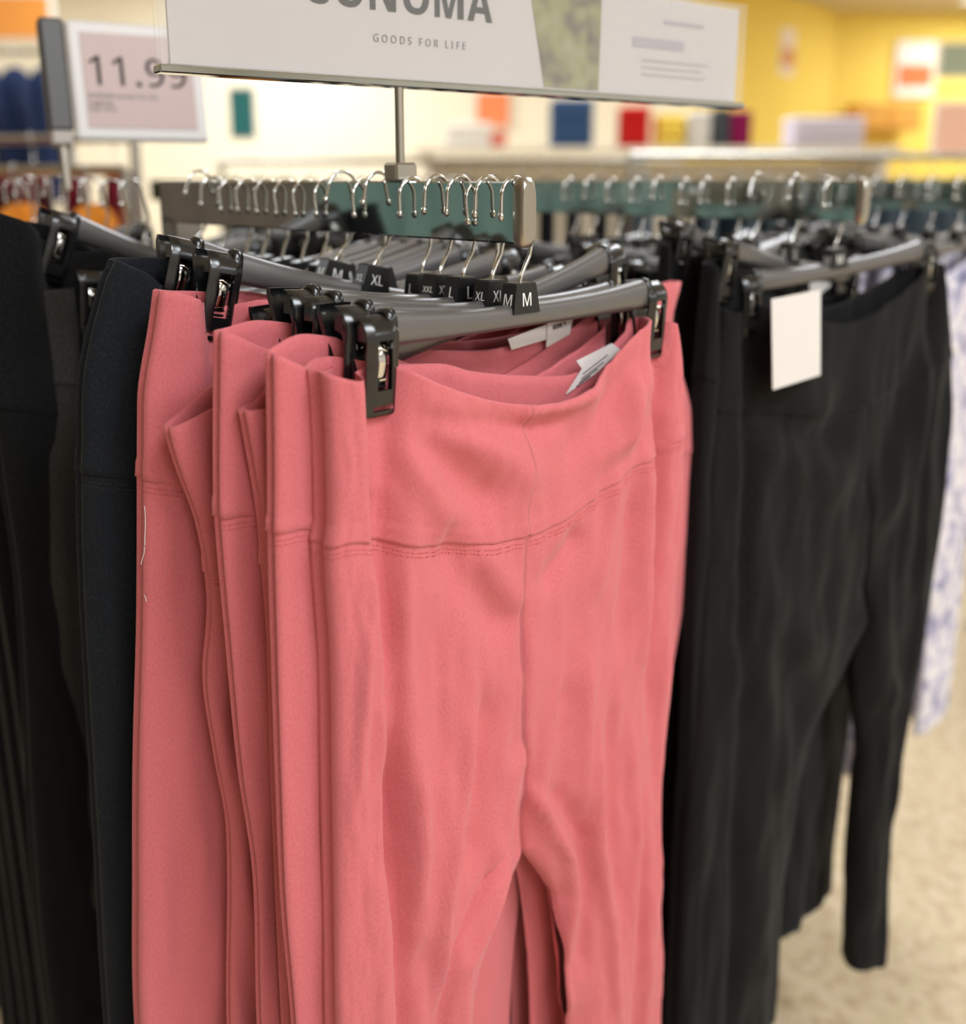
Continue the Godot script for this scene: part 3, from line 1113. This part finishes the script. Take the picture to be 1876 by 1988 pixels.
	leggings(near_foot(0.062), 2.5, {
		"mat": p, "half": 28, "dens": 1.2, "stitch": true, "Tf": 0.011, "Tb": 0.012, "Tleg": 0.008, "roll": -3.2, "wob": 0.005, "off": 130.0,
		"L": [[0.0, -0.232], [-0.026, -0.234], [-0.051, -0.23], [-0.11, -0.222], [-0.147, -0.22], [-0.213, -0.218], [-0.32, -0.221], [-0.55, -0.223], [-1.05, -0.22]],
		"top_f": [[-0.236, -0.043], [-0.215, -0.041], [-0.2, -0.03], [-0.185, -0.008], [-0.164, 0.002], [-0.1, -0.02], [0.0, -0.045], [0.1, -0.022], [0.164, 0.0], [0.21, 0.002]],
		"top_b": [[-0.236, -0.041], [-0.215, -0.036], [-0.2, -0.02], [-0.185, -0.002], [-0.164, 0.002], [-0.1, -0.006], [0.0, -0.012], [0.1, -0.008], [0.164, 0.0], [0.21, 0.002]],
		"seam": [[-0.236, -0.155], [-0.1, -0.16], [0.0, -0.165], [0.22, -0.13]]}, "coral pink leggings with a drooping side loop between two upright loops")
	hanger(near_foot(0.09), 3.9, -4.2, "XXL", "black clip hanger marked XXL among the pink leggings")
	leggings(near_foot(0.09), 3.9, {
		"mat": p, "half": 30, "dens": 1.2, "stitch": true, "Tf": 0.013, "Tb": 0.014, "Tleg": 0.010, "roll": -4.2, "wob": 0.006, "off": 170.0,
		"L": [[0.025, -0.233], [-0.034, -0.238], [-0.104, -0.243], [-0.149, -0.243], [-0.211, -0.241], [-0.321, -0.237], [-0.416, -0.229], [-0.554, -0.233], [-1.05, -0.23]],
		"seam": [[-0.236, -0.122], [-0.1, -0.14], [0.0, -0.155], [0.22, -0.12]],
		"folds": [[[[-0.2, -0.02], [-0.17, -0.07], [-0.14, -0.11]], 0.012, -0.006]]}, "coral pink leggings with an upright loop and a slack diagonal crease below it")
	hanger(near_foot(0.122), 0.0, 2.0, "L", "black clip hanger marked L, sixth from the open end of the pink arm")
	leggings(near_foot(0.122), 0.0, {
		"mat": p, "half": 30, "dens": 1.2, "stitch": true, "Tf": 0.013, "Tb": 0.013, "Tleg": 0.011, "roll": 2.1, "wob": 0.009, "off": 210.0,
		"L": [[-0.02, -0.252], [-0.044, -0.252], [-0.073, -0.246], [-0.125, -0.232], [-0.19, -0.227], [-0.254, -0.235], [-0.324, -0.23], [-0.399, -0.223], [-0.59, -0.234], [-1.05, -0.234]],
		"top_f": [[-0.262, -0.044], [-0.23, -0.034], [-0.19, -0.022], [-0.164, -0.004], [-0.1, -0.02], [0.0, -0.045], [0.1, -0.022], [0.164, 0.0], [0.21, 0.002]],
		"top_b": [[-0.262, -0.044], [-0.23, -0.028], [-0.19, -0.01], [-0.164, 0.002], [-0.1, -0.014], [0.0, -0.03], [0.1, -0.016], [0.164, 0.0], [0.21, 0.002]],
		"seam": [[-0.236, -0.165], [-0.1, -0.165], [0.0, -0.165], [0.22, -0.13]]}, "coral pink leggings whose waist corner droops low out of its clip")
	hanger(near_foot(0.163), -2.4, -11.9, "XL", "black clip hanger marked XL with its pink leggings tipped up at the clip")
	var last := leggings(near_foot(0.163), -2.4, {
		"mat": p, "half": 34, "dens": 1.4, "stitch": true, "Tf": 0.02, "Tb": 0.02, "Tleg": 0.022, "roll": -11.9, "Te": 0.02, "wob": 0.006, "fine": 0.0008, "off": 250.0, "groove": 0.012,
		"L": [[0.0, -0.228], [-0.03, -0.235], [-0.07, -0.246], [-0.093, -0.249], [-0.24, -0.262], [-0.351, -0.274], [-0.444, -0.282], [-0.586, -0.292], [-1.05, -0.3]],
		"top_f": [[-0.24, -0.006], [-0.2, -0.012], [-0.164, -0.002], [-0.1, -0.02], [0.0, -0.045], [0.1, -0.022], [0.164, 0.0], [0.21, 0.002]],
		"top_b": [[-0.24, -0.006], [-0.2, -0.002], [-0.164, 0.002], [-0.1, 0.0], [0.0, -0.01], [0.1, -0.016], [0.164, 0.0], [0.21, 0.002]],
		"nc": [[0.0, 0.004], [-1.0, 0.004]],
		"seam": [[-0.26, -0.135], [-0.1, -0.16], [0.0, -0.165], [0.22, -0.12]]}, "coral pink leggings next to the black pairs, a long smooth leg edge showing")
	var lc: Cloth = cache.cloth
	for q in [[0.55, -0.155, 0.008, -0.028], [0.62, -0.185, -0.006, -0.014], [0.6, -0.222, 0.014, -0.002]]:
		var st := start()
		var pts := []
		for k in 6:
			var w := k / 5.0
			pts.append(lc.surf(-1, 0.995 - 0.01 * w, 1, q[1] + q[3] * w) + Vector3(-0.0012, 0, 0.004 + q[2] * w * 0.5 + 0.001 * sin(w * 5)))
		tube(st, pts, 0.0004, 6)
		var th := part("lint_thread", done(st), M.paper, last)
		th.set_meta("label", "stray white thread")
	# black pairs deeper on the same arm
	var hid := [[0.19, 2.0, 6.0, "L"], [0.25, 3.0, 7.0, "M"], [0.285, 1.0, 8.5, "L"], [0.318, 2.0, 8.0, "S"], [0.352, 0.0, 7.0, "M"], [0.388, 1.0, 6.0, "L"], [0.42, -2.0, 6.0, "S"]]
	for i in hid.size():
		var h: Array = hid[i]
		hanger(near_foot(h[0]), h[1], h[2], h[3], "black clip hanger marked %s, %s of those deep on the pink leggings' arm" % [h[3], NTH[i]], "hangers deep on the pink leggings' arm")
		leggings(near_foot(h[0]), h[1], {"mat": M.black, "roll": h[2], "off": 300.0 + i * 40, "Tf": 0.012, "Tb": 0.012, "L": [[0.0, -0.19], [-0.3, -0.2], [-1.05, -0.19]], "R": [[0.0, 0.195], [-0.3, 0.2], [-1.05, 0.19]]},
			"black leggings half hidden, %s of those deep on the pink leggings' arm" % NTH[i], "black leggings deep on the pink leggings' arm")
	hanger(near_foot(0.216), -3.2, -14.5, "M", "black clip hanger tipped up above the black pair beside the pink ones")
	leggings(near_foot(0.216), -3.2, {"mat": M.navy_black, "half": 30, "dens": 1.2, "stitch": true, "thread": M.black_thread, "Tf": 0.022, "Tb": 0.022, "Tleg": 0.024, "roll": -14.5, "off": 620.0, "groove": 0.012,
		"L": [[0.0, -0.235], [-0.015, -0.244], [-0.078, -0.266], [-0.142, -0.274], [-0.209, -0.28], [-0.326, -0.285], [-0.424, -0.288], [-0.627, -0.295], [-1.05, -0.295]],
		"top_f": [[-0.25, -0.006], [-0.22, -0.012], [-0.18, -0.002], [-0.1, -0.02], [0.0, -0.045], [0.1, -0.022], [0.164, 0.0], [0.21, 0.002]],
		"seam": [[-0.27, -0.15], [-0.1, -0.165], [0.0, -0.17], [0.22, -0.12]]}, "blue-black leggings directly beside the pink ones")
	hanger(near_foot(0.455), -0.1, -2.3, "S", "black clip hanger seen edge-on between two black pairs")
	leggings(near_foot(0.455), -0.1, {"mat": M.heather, "half": 30, "dens": 1.2, "stitch": true, "thread": M.black_thread, "Tf": 0.022, "Tb": 0.022, "Tleg": 0.024, "roll": -2.3, "off": 660.0, "groove": 0.012,
		"L": [[0.023, -0.214], [-0.048, -0.22], [-0.127, -0.225], [-0.208, -0.229], [-0.319, -0.237], [-0.435, -0.242], [-0.56, -0.24], [-0.82, -0.238], [-1.05, -0.23]],
		"seam": [[-0.23, -0.075], [-0.1, -0.1], [0.0, -0.12], [0.22, -0.08]], "top_f": [[-0.22, 0.012], [-0.164, 0.01], [-0.1, -0.02], [0.0, -0.045], [0.1, -0.022], [0.164, 0.0], [0.21, 0.002]]}, "charcoal leggings with a squared loop and a seam across it")
	hanger(near_foot(0.48), 5.8, -19.5, "", "black clip hanger tipped up steeply at the inner end of the arm")
	leggings(near_foot(0.48), 5.8, {"mat": M.black, "half": 30, "dens": 1.2, "Tf": 0.02, "Tb": 0.02, "Tleg": 0.022, "roll": -19.5, "off": 700.0, "groove": 0.01,
		"L": [[0.0, -0.25], [-0.042, -0.266], [-0.12, -0.266], [-0.2, -0.264], [-0.312, -0.26], [-0.544, -0.272], [-0.702, -0.277], [-1.05, -0.27]],
		"seam": [[-0.27, -0.15], [-0.1, -0.165], [0.0, -0.17], [0.22, -0.12]]}, "black leggings hanging steeply tilted at the inner end of the arm")

func second_arm() -> void:
	var foot := second_foot(0)
	hanger(foot, -13.2, 4.5, "M", "black clip hanger above the black leggings with the white hang tag")
	var r := leggings(foot, -13.2, {
		"mat": M.charcoal, "half": 44, "dens": 1.4, "Tf": 0.026, "Tb": 0.016, "Tleg": 0.03, "roll": 4.5, "wob": 0.008, "off": 800.0, "groove": 0.014, "yk": -0.462, "hem": -1.05,
		"L": [[0.008, -0.19], [-0.074, -0.197], [-0.259, -0.2], [-0.458, -0.2], [-0.668, -0.208], [-1.05, -0.205]],
		"R": [[0.04, 0.188], [-0.079, 0.222], [-0.19, 0.245], [-0.342, 0.248], [-0.537, 0.23], [-0.656, 0.212], [-0.819, 0.2], [-1.057, 0.212]],
		"C": [[0.0, 0.03], [-0.096, 0.037], [-0.235, 0.058], [-0.462, 0.097]],
		"IL": [[-0.462, 0.097], [-0.527, 0.075], [-0.605, 0.01], [-0.74, -0.015], [-0.903, -0.02], [-1.05, -0.018]],
		"IR": [[-0.462, 0.097], [-0.538, 0.09], [-0.67, 0.126], [-0.886, 0.138], [-1.06, 0.15]],
		"folds": [
			[[[-0.15, -0.04], [-0.08, -0.12], [-0.02, -0.16]], 0.034, 0.012], [[[-0.17, -0.1], [-0.08, -0.17], [0.02, -0.2]], 0.026, -0.012],
			[[[-0.16, -0.14], [-0.05, -0.22], [0.04, -0.26]], 0.034, 0.012], [[[0.2, -0.05], [0.14, -0.2], [0.1, -0.35]], 0.034, 0.012], [[[0.17, -0.05], [0.1, -0.2], [0.08, -0.3]], 0.026, -0.01],
			[[[-0.15, -0.3], [-0.1, -0.42], [0.0, -0.5]], 0.034, 0.012], [[[-0.17, -0.4], [-0.1, -0.55], [-0.06, -0.7]], 0.03, 0.014], [[[-0.12, -0.38], [-0.05, -0.52], [-0.02, -0.6]], 0.026, -0.012],
			[[[0.09, -0.4], [0.12, -0.55], [0.17, -0.62]], 0.026, 0.014], [[[-0.12, -0.6], [-0.09, -0.8], [-0.1, -1.0]], 0.034, 0.014]]}, "black leggings with a blank white hang tag at the waist")
	paper_label(r, "hang_tag", [[-0.17, 0.0], [-0.09, 0.006], [-0.08, -0.094], [-0.158, -0.103]], 0.05, [[-0.151, -0.012, -0.11, -0.009, 0.003], [-0.133, -0.038, -0.1, -0.036, 0.002], [-0.133, -0.05, -0.103, -0.048, 0.002]], "white paper hang tag with faint print")
	hanger(second_foot(0.05), 0.3, -9.0, "S", "black clip hanger tipped up just behind the tagged black leggings")
	var r2 := leggings(second_foot(0.05), 0.3, {"mat": M.black, "roll": -9.0, "off": 840.0, "half": 24, "Tf": 0.02, "Tb": 0.018, "hem": -1.0, "wob": 0.009, "R": [[0.0, 0.21], [-0.3, 0.25], [-0.6, 0.255], [-1.05, 0.235]]}, "black leggings just behind the pair with the white hang tag")
	paper_label(r2, "care_label", [[0.03, -0.002], [0.085, 0.004], [0.09, -0.01], [0.035, -0.028]], 0.0, [], "white label inside the waist")
	hanger(second_foot(0.1), -1.7, -14.0, "L", "black clip hanger tipped up steeply, third on the black leggings' arm")
	leggings(second_foot(0.1), -1.7, {"mat": M.charcoal, "roll": -14.0, "off": 880.0, "half": 24, "Tf": 0.02, "Tb": 0.02, "hem": -1.03, "wob": 0.009, "R": [[0.0, 0.21], [-0.3, 0.25], [-0.6, 0.25], [-1.05, 0.23]]}, "black leggings with a raised waist corner, third on the black leggings' arm")
	var more := [[0.14, 4.0, 5.0], [0.175, -3.0, 2.0], [0.21, 2.0, 6.0], [0.25, 0.0, -4.0], [0.29, 3.0, 3.0], [0.33, -2.0, 5.0], [0.37, 1.0, -3.0], [0.41, 0.0, 2.0]]
	for i in more.size():
		var h: Array = more[i]
		hanger(second_foot(h[0]), h[1], h[2], ["M", "L", "S"][i % 3], "black clip hanger, %s of those deep on the black leggings' arm" % NTH[i], "hangers deep on the black leggings' arm")
		leggings(second_foot(h[0]), h[1], {"mat": [M.black, M.charcoal][i % 2], "roll": h[2], "off": 900.0 + i * 40, "hem": -0.98 - 0.03 * (i % 3), "half": 14, "dens": 0.7},
			"black leggings, %s of those hanging deep on the black leggings' arm" % NTH[i], "black leggings deep on the black leggings' arm")

func third_arm() -> void:
	var dye := fabric(Color8(220, 214, 226), 0.1, 31, 0.2)
	dye.albedo_texture = noise_tex(0.02, 33, [[0.0, Color8(120, 120, 150)], [0.3, Color8(176, 174, 204)], [0.45, Color8(216, 211, 224)], [0.65, Color8(240, 236, 238)], [0.8, Color8(196, 190, 214)], [1.0, Color8(160, 150, 190)]], 512, 3)
	dye.uv1_scale = Vector3(1.6, 1.6, 1)
	for i in 8:
		var s := 0.02 + 0.045 * i
		hanger(third_foot(s), rng.randf_range(-4, 4), rng.randf_range(-5, 6), "", "black clip hanger, %s along the tie-dyed leggings' arm" % NTH[i], "hangers on the tie-dyed leggings' arm")
		var tie := i < 3
		leggings(third_foot(s), rng.randf_range(-4, 4), {"mat": dye if tie else M.black, "off": 1300.0 + i * 40, "hem": -0.9 if tie else -0.86, "half": 14, "dens": 0.7,
			"L": [[0.0, -0.2], [-0.3, -0.2], [-0.9, -0.2 + 0.03 * (i % 2)]]},
			("white leggings with lavender tie-dye blotches, %s along their arm" if tie else "black leggings behind the tie-dyed pairs, %s along their arm") % NTH[i], "tie-dyed leggings" if tie else "black leggings behind the tie-dyed pairs")
	# pairs on the far side of the rack
	for a in 2:
		for i in 8:
			var s := 0.66 + 0.055 * i
			var ft: Vector3 = near_foot(s) if a == 0 else second_foot(s)
			var lab: String = ["price display's arm", "arm behind the black leggings"][a]
			hanger(ft, rng.randf_range(-6, 6), rng.randf_range(-12, 8), "", "black clip hanger, %s from the column on the %s" % [NTH[i], lab], "hangers on the " + lab)
			leggings(ft, rng.randf_range(-6, 6), {"mat": M.black, "off": 1700.0 + i * 40 + a * 400, "half": 12, "dens": 0.6, "hem": -1.2}, "black leggings, %s from the column on the %s" % [NTH[i], lab], "black leggings on the " + lab)

func signs() -> void:
	# rack-top sign in a clear holder, standing on the arm
	var t := thing("rack_sign", "long white brand sign in a clear holder standing on the chrome arm", "sign", Vector3(-0.058, 1.399, -0.891), Basis(Vector3.UP, deg_to_rad(35.75)))
	var y0 := 0.105
	var st := start()
	part("board", box_mesh(Vector3(0.632, 0.096, 0.003), 0.0005), plain(Color8(198, 191, 190), 0.5), t, Vector3(0.0995, y0 + 0.048, 0))
	var pic := plain(Color.WHITE, 0.5)
	pic.albedo_texture = noise_tex(0.012, 41, [[0.0, Color8(70, 60, 46)], [0.35, Color8(112, 104, 74)], [0.6, Color8(138, 134, 84)], [1.0, Color8(150, 150, 110)]], 256, 2)
	pic.uv1_triplanar = true
	pic.uv1_scale = Vector3(8, 8, 8)
	part("picture_strip", slab_mesh([Vector2(0.122, y0 + 0.0955), Vector2(0.213, y0 + 0.0955), Vector2(0.211, y0 + 0.002), Vector2(0.142, y0 + 0.002)], 0.0016, 0.0022), pic, t)
	part("brand_lettering", words("SONOMA", 0.0295, true, 0.0005), M.ink, t, Vector3(-0.011, y0 + 0.0685, 0.002))
	part("brand_lettering", words("G O O D S   F O R   L I F E", 0.0062, false, 0.0004), M.grey_ink, t, Vector3(0.004, y0 + 0.032, 0.002))
	st = start()
	for l in [[0.256, 0.052, 0.075, 0.010], [0.30, 0.074, 0.06, 0.004], [0.27, 0.035, 0.1, 0.002], [0.27, 0.028, 0.09, 0.002], [0.27, 0.021, 0.095, 0.002]]:
		bevel_box(st, Vector3(l[0] + l[2] / 2, y0 + l[1], 0.0018), Vector3(l[2], l[3], 0.0006), 0.0001)
	var s := part("small_print", done(st), plain(Color8(168, 162, 170), 0.6), t)
	s.set_meta("kind", "stuff")
	var pane := plain(Color(1, 1, 1, 0.06), 0.03)
	pane.transparency = BaseMaterial3D.TRANSPARENCY_ALPHA
	part("clear_pane", box_mesh(Vector3(0.648, 0.104, 0.002), 0.0005), pane, t, Vector3(0.0995, y0 + 0.05, 0.0055))
	part("clear_pane", box_mesh(Vector3(0.648, 0.104, 0.002), 0.0005), pane, t, Vector3(0.0995, y0 + 0.05, -0.0055))
	part("bottom_rail", box_mesh(Vector3(0.652, 0.006, 0.016), 0.001), M.mirror, t, Vector3(0.0995, y0 - 0.004, 0))
	st = start()
	tube(st, [Vector3(-0.0197, 0.022, 0.003), Vector3(-0.0197, y0 - 0.006, 0.003)], 0.004, 12)
	part("stem", done(st), M.brushed, t)
	part("clamp", box_mesh(Vector3(0.022, 0.016, 0.022), 0.002), M.brushed, t, Vector3(-0.0197, 0.027, 0.003))
	# electronic price display on the arm behind
	var b := Basis(Vector3.UP, deg_to_rad(29.0)) * Basis(Vector3.RIGHT, deg_to_rad(-10.0))
	t = thing("price_display", "white framed electronic price display reading 11.99 beside the brand sign", "price display", Vector3(-0.446, 1.468, -1.33), b)
	part("casing", box_mesh(Vector3(0.168, 0.152, 0.012), 0.004), plain(Color8(232, 228, 226), 0.35), t, Vector3(0, 0.076, 0))
	part("screen", box_mesh(Vector3(0.138, 0.121, 0.002), 0.0004), plain(Color8(206, 180, 176), 0.4), t, Vector3(0.001, 0.076, 0.0062))
	part("price_lettering", words("11.99", 0.037, false, 0.0004), M.ink, t, Vector3(-0.001, 0.088, 0.0075))
	part("small_lettering", words("SONOMA Goods For Life", 0.0056, false, 0.0003), M.grey_ink, t, Vector3(-0.022, 0.0565, 0.0075))
	part("small_lettering", words("Leggings", 0.0056, false, 0.0003), M.grey_ink, t, Vector3(-0.0505, 0.0475, 0.0075))
	part("small_lettering", words("Reg. 20.00", 0.005, false, 0.0003), M.grey_ink, t, Vector3(-0.0485, 0.0395, 0.0075))
	part("side_bracket", box_mesh(Vector3(0.03, 0.142, 0.03), 0.004), plain(Color8(74, 72, 70), 0.4), t, Vector3(-0.1, 0.082, -0.008))
	part("bracket_foot", box_mesh(Vector3(0.026, 0.02, 0.026), 0.003), plain(Color8(190, 182, 176), 0.5), t, Vector3(-0.1, 0.004, -0.008))
	st = start()
	tube(st, [Vector3(-0.1, -0.06, -0.012), Vector3(-0.1, 0.0, -0.008)], 0.006, 12)
	part("stem", done(st), M.brushed, t)

func shop_floor() -> void:
	var tall := shirt_mesh(0.42, 0.66)
	var short := shirt_mesh(0.36, 0.5)
	# rails beyond the rack, with tops in deep red, rust and dark shades
	var cols := {"burgundy": Color8(104, 28, 40), "rust orange": Color8(214, 132, 42), "dark": Color8(34, 34, 38), "slate": Color8(82, 94, 104), "cream": Color8(222, 212, 190), "navy": Color8(36, 50, 84)}
	var mats := {}
	var aisle := {"olive green": plain(Color8(62, 66, 44), 0.9), "taupe grey": plain(Color8(128, 116, 108), 0.9), "pale teal": plain(Color8(132, 164, 162), 0.9)}
	for k in cols:
		mats[k] = plain(cols[k], 0.9, 0, 0.2)
	rail(Vector3(-2.6, 1.53, -3.2), Vector3(-0.95, 1.53, -2.75), "chrome garment rail of burgundy tops behind the price display")
	for i in 13:
		var w := (i + 0.5) / 13.0
		shirt(Vector3(-2.6, 1.545, -3.2).lerp(Vector3(-0.95, 1.545, -2.75), w), 100.0 + rng.randf_range(-8, 8), short, mats["burgundy"], "burgundy top, %s along the rail behind the price display" % NTH[i], "burgundy tops on the rail")
	rail(Vector3(-2.4, 1.44, -2.5), Vector3(-0.82, 1.44, -2.3), "chrome garment rail of rust orange tops")
	for i in 9:
		var w := (i + 0.5) / 9.0
		shirt(Vector3(-2.4, 1.455, -2.5).lerp(Vector3(-0.82, 1.455, -2.3), w), 97.0 + rng.randf_range(-8, 8), short, mats["rust orange"], "rust orange top, %s along the lower rail" % NTH[i], "rust orange tops on the rail")
	var far := [[Vector3(-1.2, 1.5, -4.6), Vector3(0.7, 1.5, -4.4), 16, "dark", "dark top on the rail below the cream wall"], [Vector3(0.5, 1.5, -3.4), Vector3(2.0, 1.5, -3.7), 14, "slate", "slate grey top on the rail behind the black leggings' arm"], [Vector3(1.6, 1.47, -2.7), Vector3(2.9, 1.47, -3.4), 12, "dark", "dark top on the rail behind the tie-dyed leggings"], [Vector3(-3.6, 2.05, -5.2), Vector3(-2.12, 2.05, -5.2), 9, "navy", "navy blue denim top on the high rail"]]
	for q in far:
		rail(q[0], q[1], "chrome garment rail for each %s" % q[4])
		for i in q[2]:
			var w: float = (i + 0.5) / q[2]
			shirt((q[0] as Vector3).lerp(q[1], w) + Vector3(0, 0.015, 0), 90.0 + rng.randf_range(-12, 12), tall, mats[q[3]], q[4].replace(" on the", ", %s on the" % NTH[i]), q[3] + " tops on " + q[4].split(" on ")[1])
	# what the flat arms mirror: a rail of olive, taupe and teal tops across the aisle
	rail(Vector3(-3.1, 1.6, -3.3), Vector3(-3.1, 1.6, 0.4), "chrome garment rail of olive, taupe and teal tops across the aisle")
	for i in 24:
		var kind: String = "olive green" if i < 8 else ("taupe grey" if i < 13 else "pale teal")
		shirt(Vector3(-3.1, 1.615, -3.2 + i * 0.15), 62.0 + rng.randf_range(-10, 10), tall, aisle[kind], "%s top, %s on the rail across the aisle" % [kind, NTH[i % 8 if i < 8 else (i - 8 if i < 13 else i - 13)]], kind + " tops across the aisle")
	# wall displays
	poster(Vector3(0.1, 2.09, -9.97), Vector2(0.36, 0.36), Color8(226, 128, 76), "square orange poster on the cream wall")
	poster(Vector3(-3.15, 2.49, -7.0), Vector2(0.5, 0.3), Color8(232, 150, 62), "orange banner hanging above the navy tops")
	poster(Vector3(-1.16, 1.73, -4.9), Vector2(0.12, 0.24), Color8(64, 150, 152), "narrow teal card above the dark rail")
	poster(Vector3(3.4, 2.81, -11.5), Vector2(0.36, 0.5), Color8(236, 214, 196), "white poster with a tan figure on the slanted yellow wall", 49.0, Color8(206, 136, 86))
	poster(Vector3(5.3, 2.74, -12.57), Vector2(0.5, 0.66), Color8(240, 232, 220), "white and orange poster on the far yellow wall", 0.0, Color8(224, 112, 52))
	poster(Vector3(4.16, 2.44, -9.0), Vector2(0.34, 0.3), Color8(152, 160, 134), "grey-green hanging sign before the yellow wall")
	poster(Vector3(3.73, 1.81, -8.0), Vector2(0.36, 0.42), Color8(232, 184, 160), "pale pink poster on a stand")
	# a wall shelf and coloured pieces on it
	var shelf := thing("wall_shelf", "long pale wall shelf below the brand sign", "shelf", Vector3(1.2, 0, -7.2))
	part("board", box_mesh(Vector3(3.4, 0.04, 0.45), 0.005), plain(Color8(226, 216, 196), 0.7), shelf, Vector3(0, 1.62, 0))
	for x in [-1.6, 1.6]:
		part("leg", box_mesh(Vector3(0.05, 1.6, 0.4), 0.005), plain(Color8(210, 200, 182), 0.7), shelf, Vector3(x, 0.8, 0))
	part("back_panel", box_mesh(Vector3(3.3, 1.2, 0.02), 0.003), plain(Color8(200, 192, 176), 0.8), shelf, Vector3(0, 0.95, -0.2))
	var pieces := [[0.62, 0.30, 0.32, Color8(62, 88, 126), "folded blue denim stack on the pale shelf"], [1.06, 0.2, 0.27, Color8(204, 40, 40), "bright red folded stack on the pale shelf"], [1.31, 0.19, 0.22, Color8(236, 204, 90), "yellow folded stack on the pale shelf"], [1.5, 0.16, 0.24, Color8(226, 222, 216), "white folded stack on the pale shelf"], [1.66, 0.1, 0.26, Color8(78, 82, 88), "dark grey folded stack on the pale shelf"], [1.79, 0.15, 0.24, Color8(140, 32, 84), "magenta folded stack on the pale shelf"], [-0.1, 0.34, 0.16, Color8(238, 232, 222), "white folded stack on the pale shelf's end"], [0.1, 0.14, 0.1, Color8(224, 130, 112), "small salmon folded stack on the pale shelf"], [2.4, 0.5, 0.2, Color8(206, 198, 210), "lavender folded stack on the pale shelf"]]
	for q in pieces:
		var t := thing("folded_stack", q[4], "folded clothes", Vector3(q[0], 1.64, -7.15))
		var n := maxi(2, int(q[2] / 0.045))
		for k in n:
			part("folded_piece", box_mesh(Vector3(q[1] * (0.96 + 0.04 * (k % 2)), q[2] / n, 0.3), 0.014), plain(q[3], 0.9, 0, 0.2), t, Vector3(0, (k + 0.5) * q[2] / n, 0.006 * (k % 3)))
	# a low gondola of home goods at the edge of the carpet
	var g := thing("low_gondola", "low white display plinth with an orange edge standing on the carpet", "display plinth", Vector3(1.75, 0, -2.35))
	part("plinth", box_mesh(Vector3(0.6, 0.5, 0.6), 0.01), plain(Color8(222, 214, 204), 0.7), g, Vector3(0, 0.25, 0))
	part("top", box_mesh(Vector3(0.64, 0.05, 0.64), 0.01), plain(Color8(236, 232, 226), 0.6), g, Vector3(0, 0.56, 0))
	part("edge", box_mesh(Vector3(0.642, 0.03, 0.642), 0.004), plain(Color8(226, 160, 84), 0.6), g, Vector3(0, 0.52, 0))
	# beige cupboard front on the far wall and a small round lamp in the ceiling
	var cb := thing("wall_cabinet", "orange-brown wall cabinet on the far yellow wall", "cabinet", Vector3(4.85, 2.0, -12.3))
	part("body", box_mesh(Vector3(0.8, 0.3, 0.4), 0.008), plain(Color8(206, 146, 52), 0.7), cb, Vector3(0, 0.15, 0))
	for x in [-0.2, 0.2]:
		var d := part("door", box_mesh(Vector3(0.38, 0.27, 0.02), 0.004), plain(Color8(212, 152, 58), 0.6), cb, Vector3(x, 0.15, 0.21))
		part("handle", box_mesh(Vector3(0.1, 0.01, 0.015), 0.003), M.brushed, d, Vector3(0, 0.08, 0.016))
	for q in [[4.9, -11.0, "before the far yellow wall"], [-3.6, -7.9, "over the cream wall, outer of the pair"], [-3.2, -7.4, "over the cream wall, inner of the pair"]]:
		var dl := thing("round_downlight", "small round ceiling downlight " + q[2], "light", Vector3(q[0], 3.41, q[1]), Basis(), "round ceiling downlights")
		var st := start()
		tube(st, [Vector3(0, 0, 0), Vector3(0, -0.015, 0)], 0.105, 24)
		part("trim", done(st), M.frame_white, dl)
		st = start()
		tube(st, [Vector3(0, -0.015, 0), Vector3(0, -0.022, 0)], 0.085, 24)
		part("lamp_glass", done(st), M.bulb, dl)
		var l := OmniLight3D.new()
		l.name = "downlight_lamp"
		dl.add_child(l)
		l.position = Vector3(0, -0.1, 0)
		l.light_energy = 0.3
		l.light_size = 0.06
		l.omni_range = 20.0
		l.omni_attenuation = 2.0
		l.shadow_enabled = true
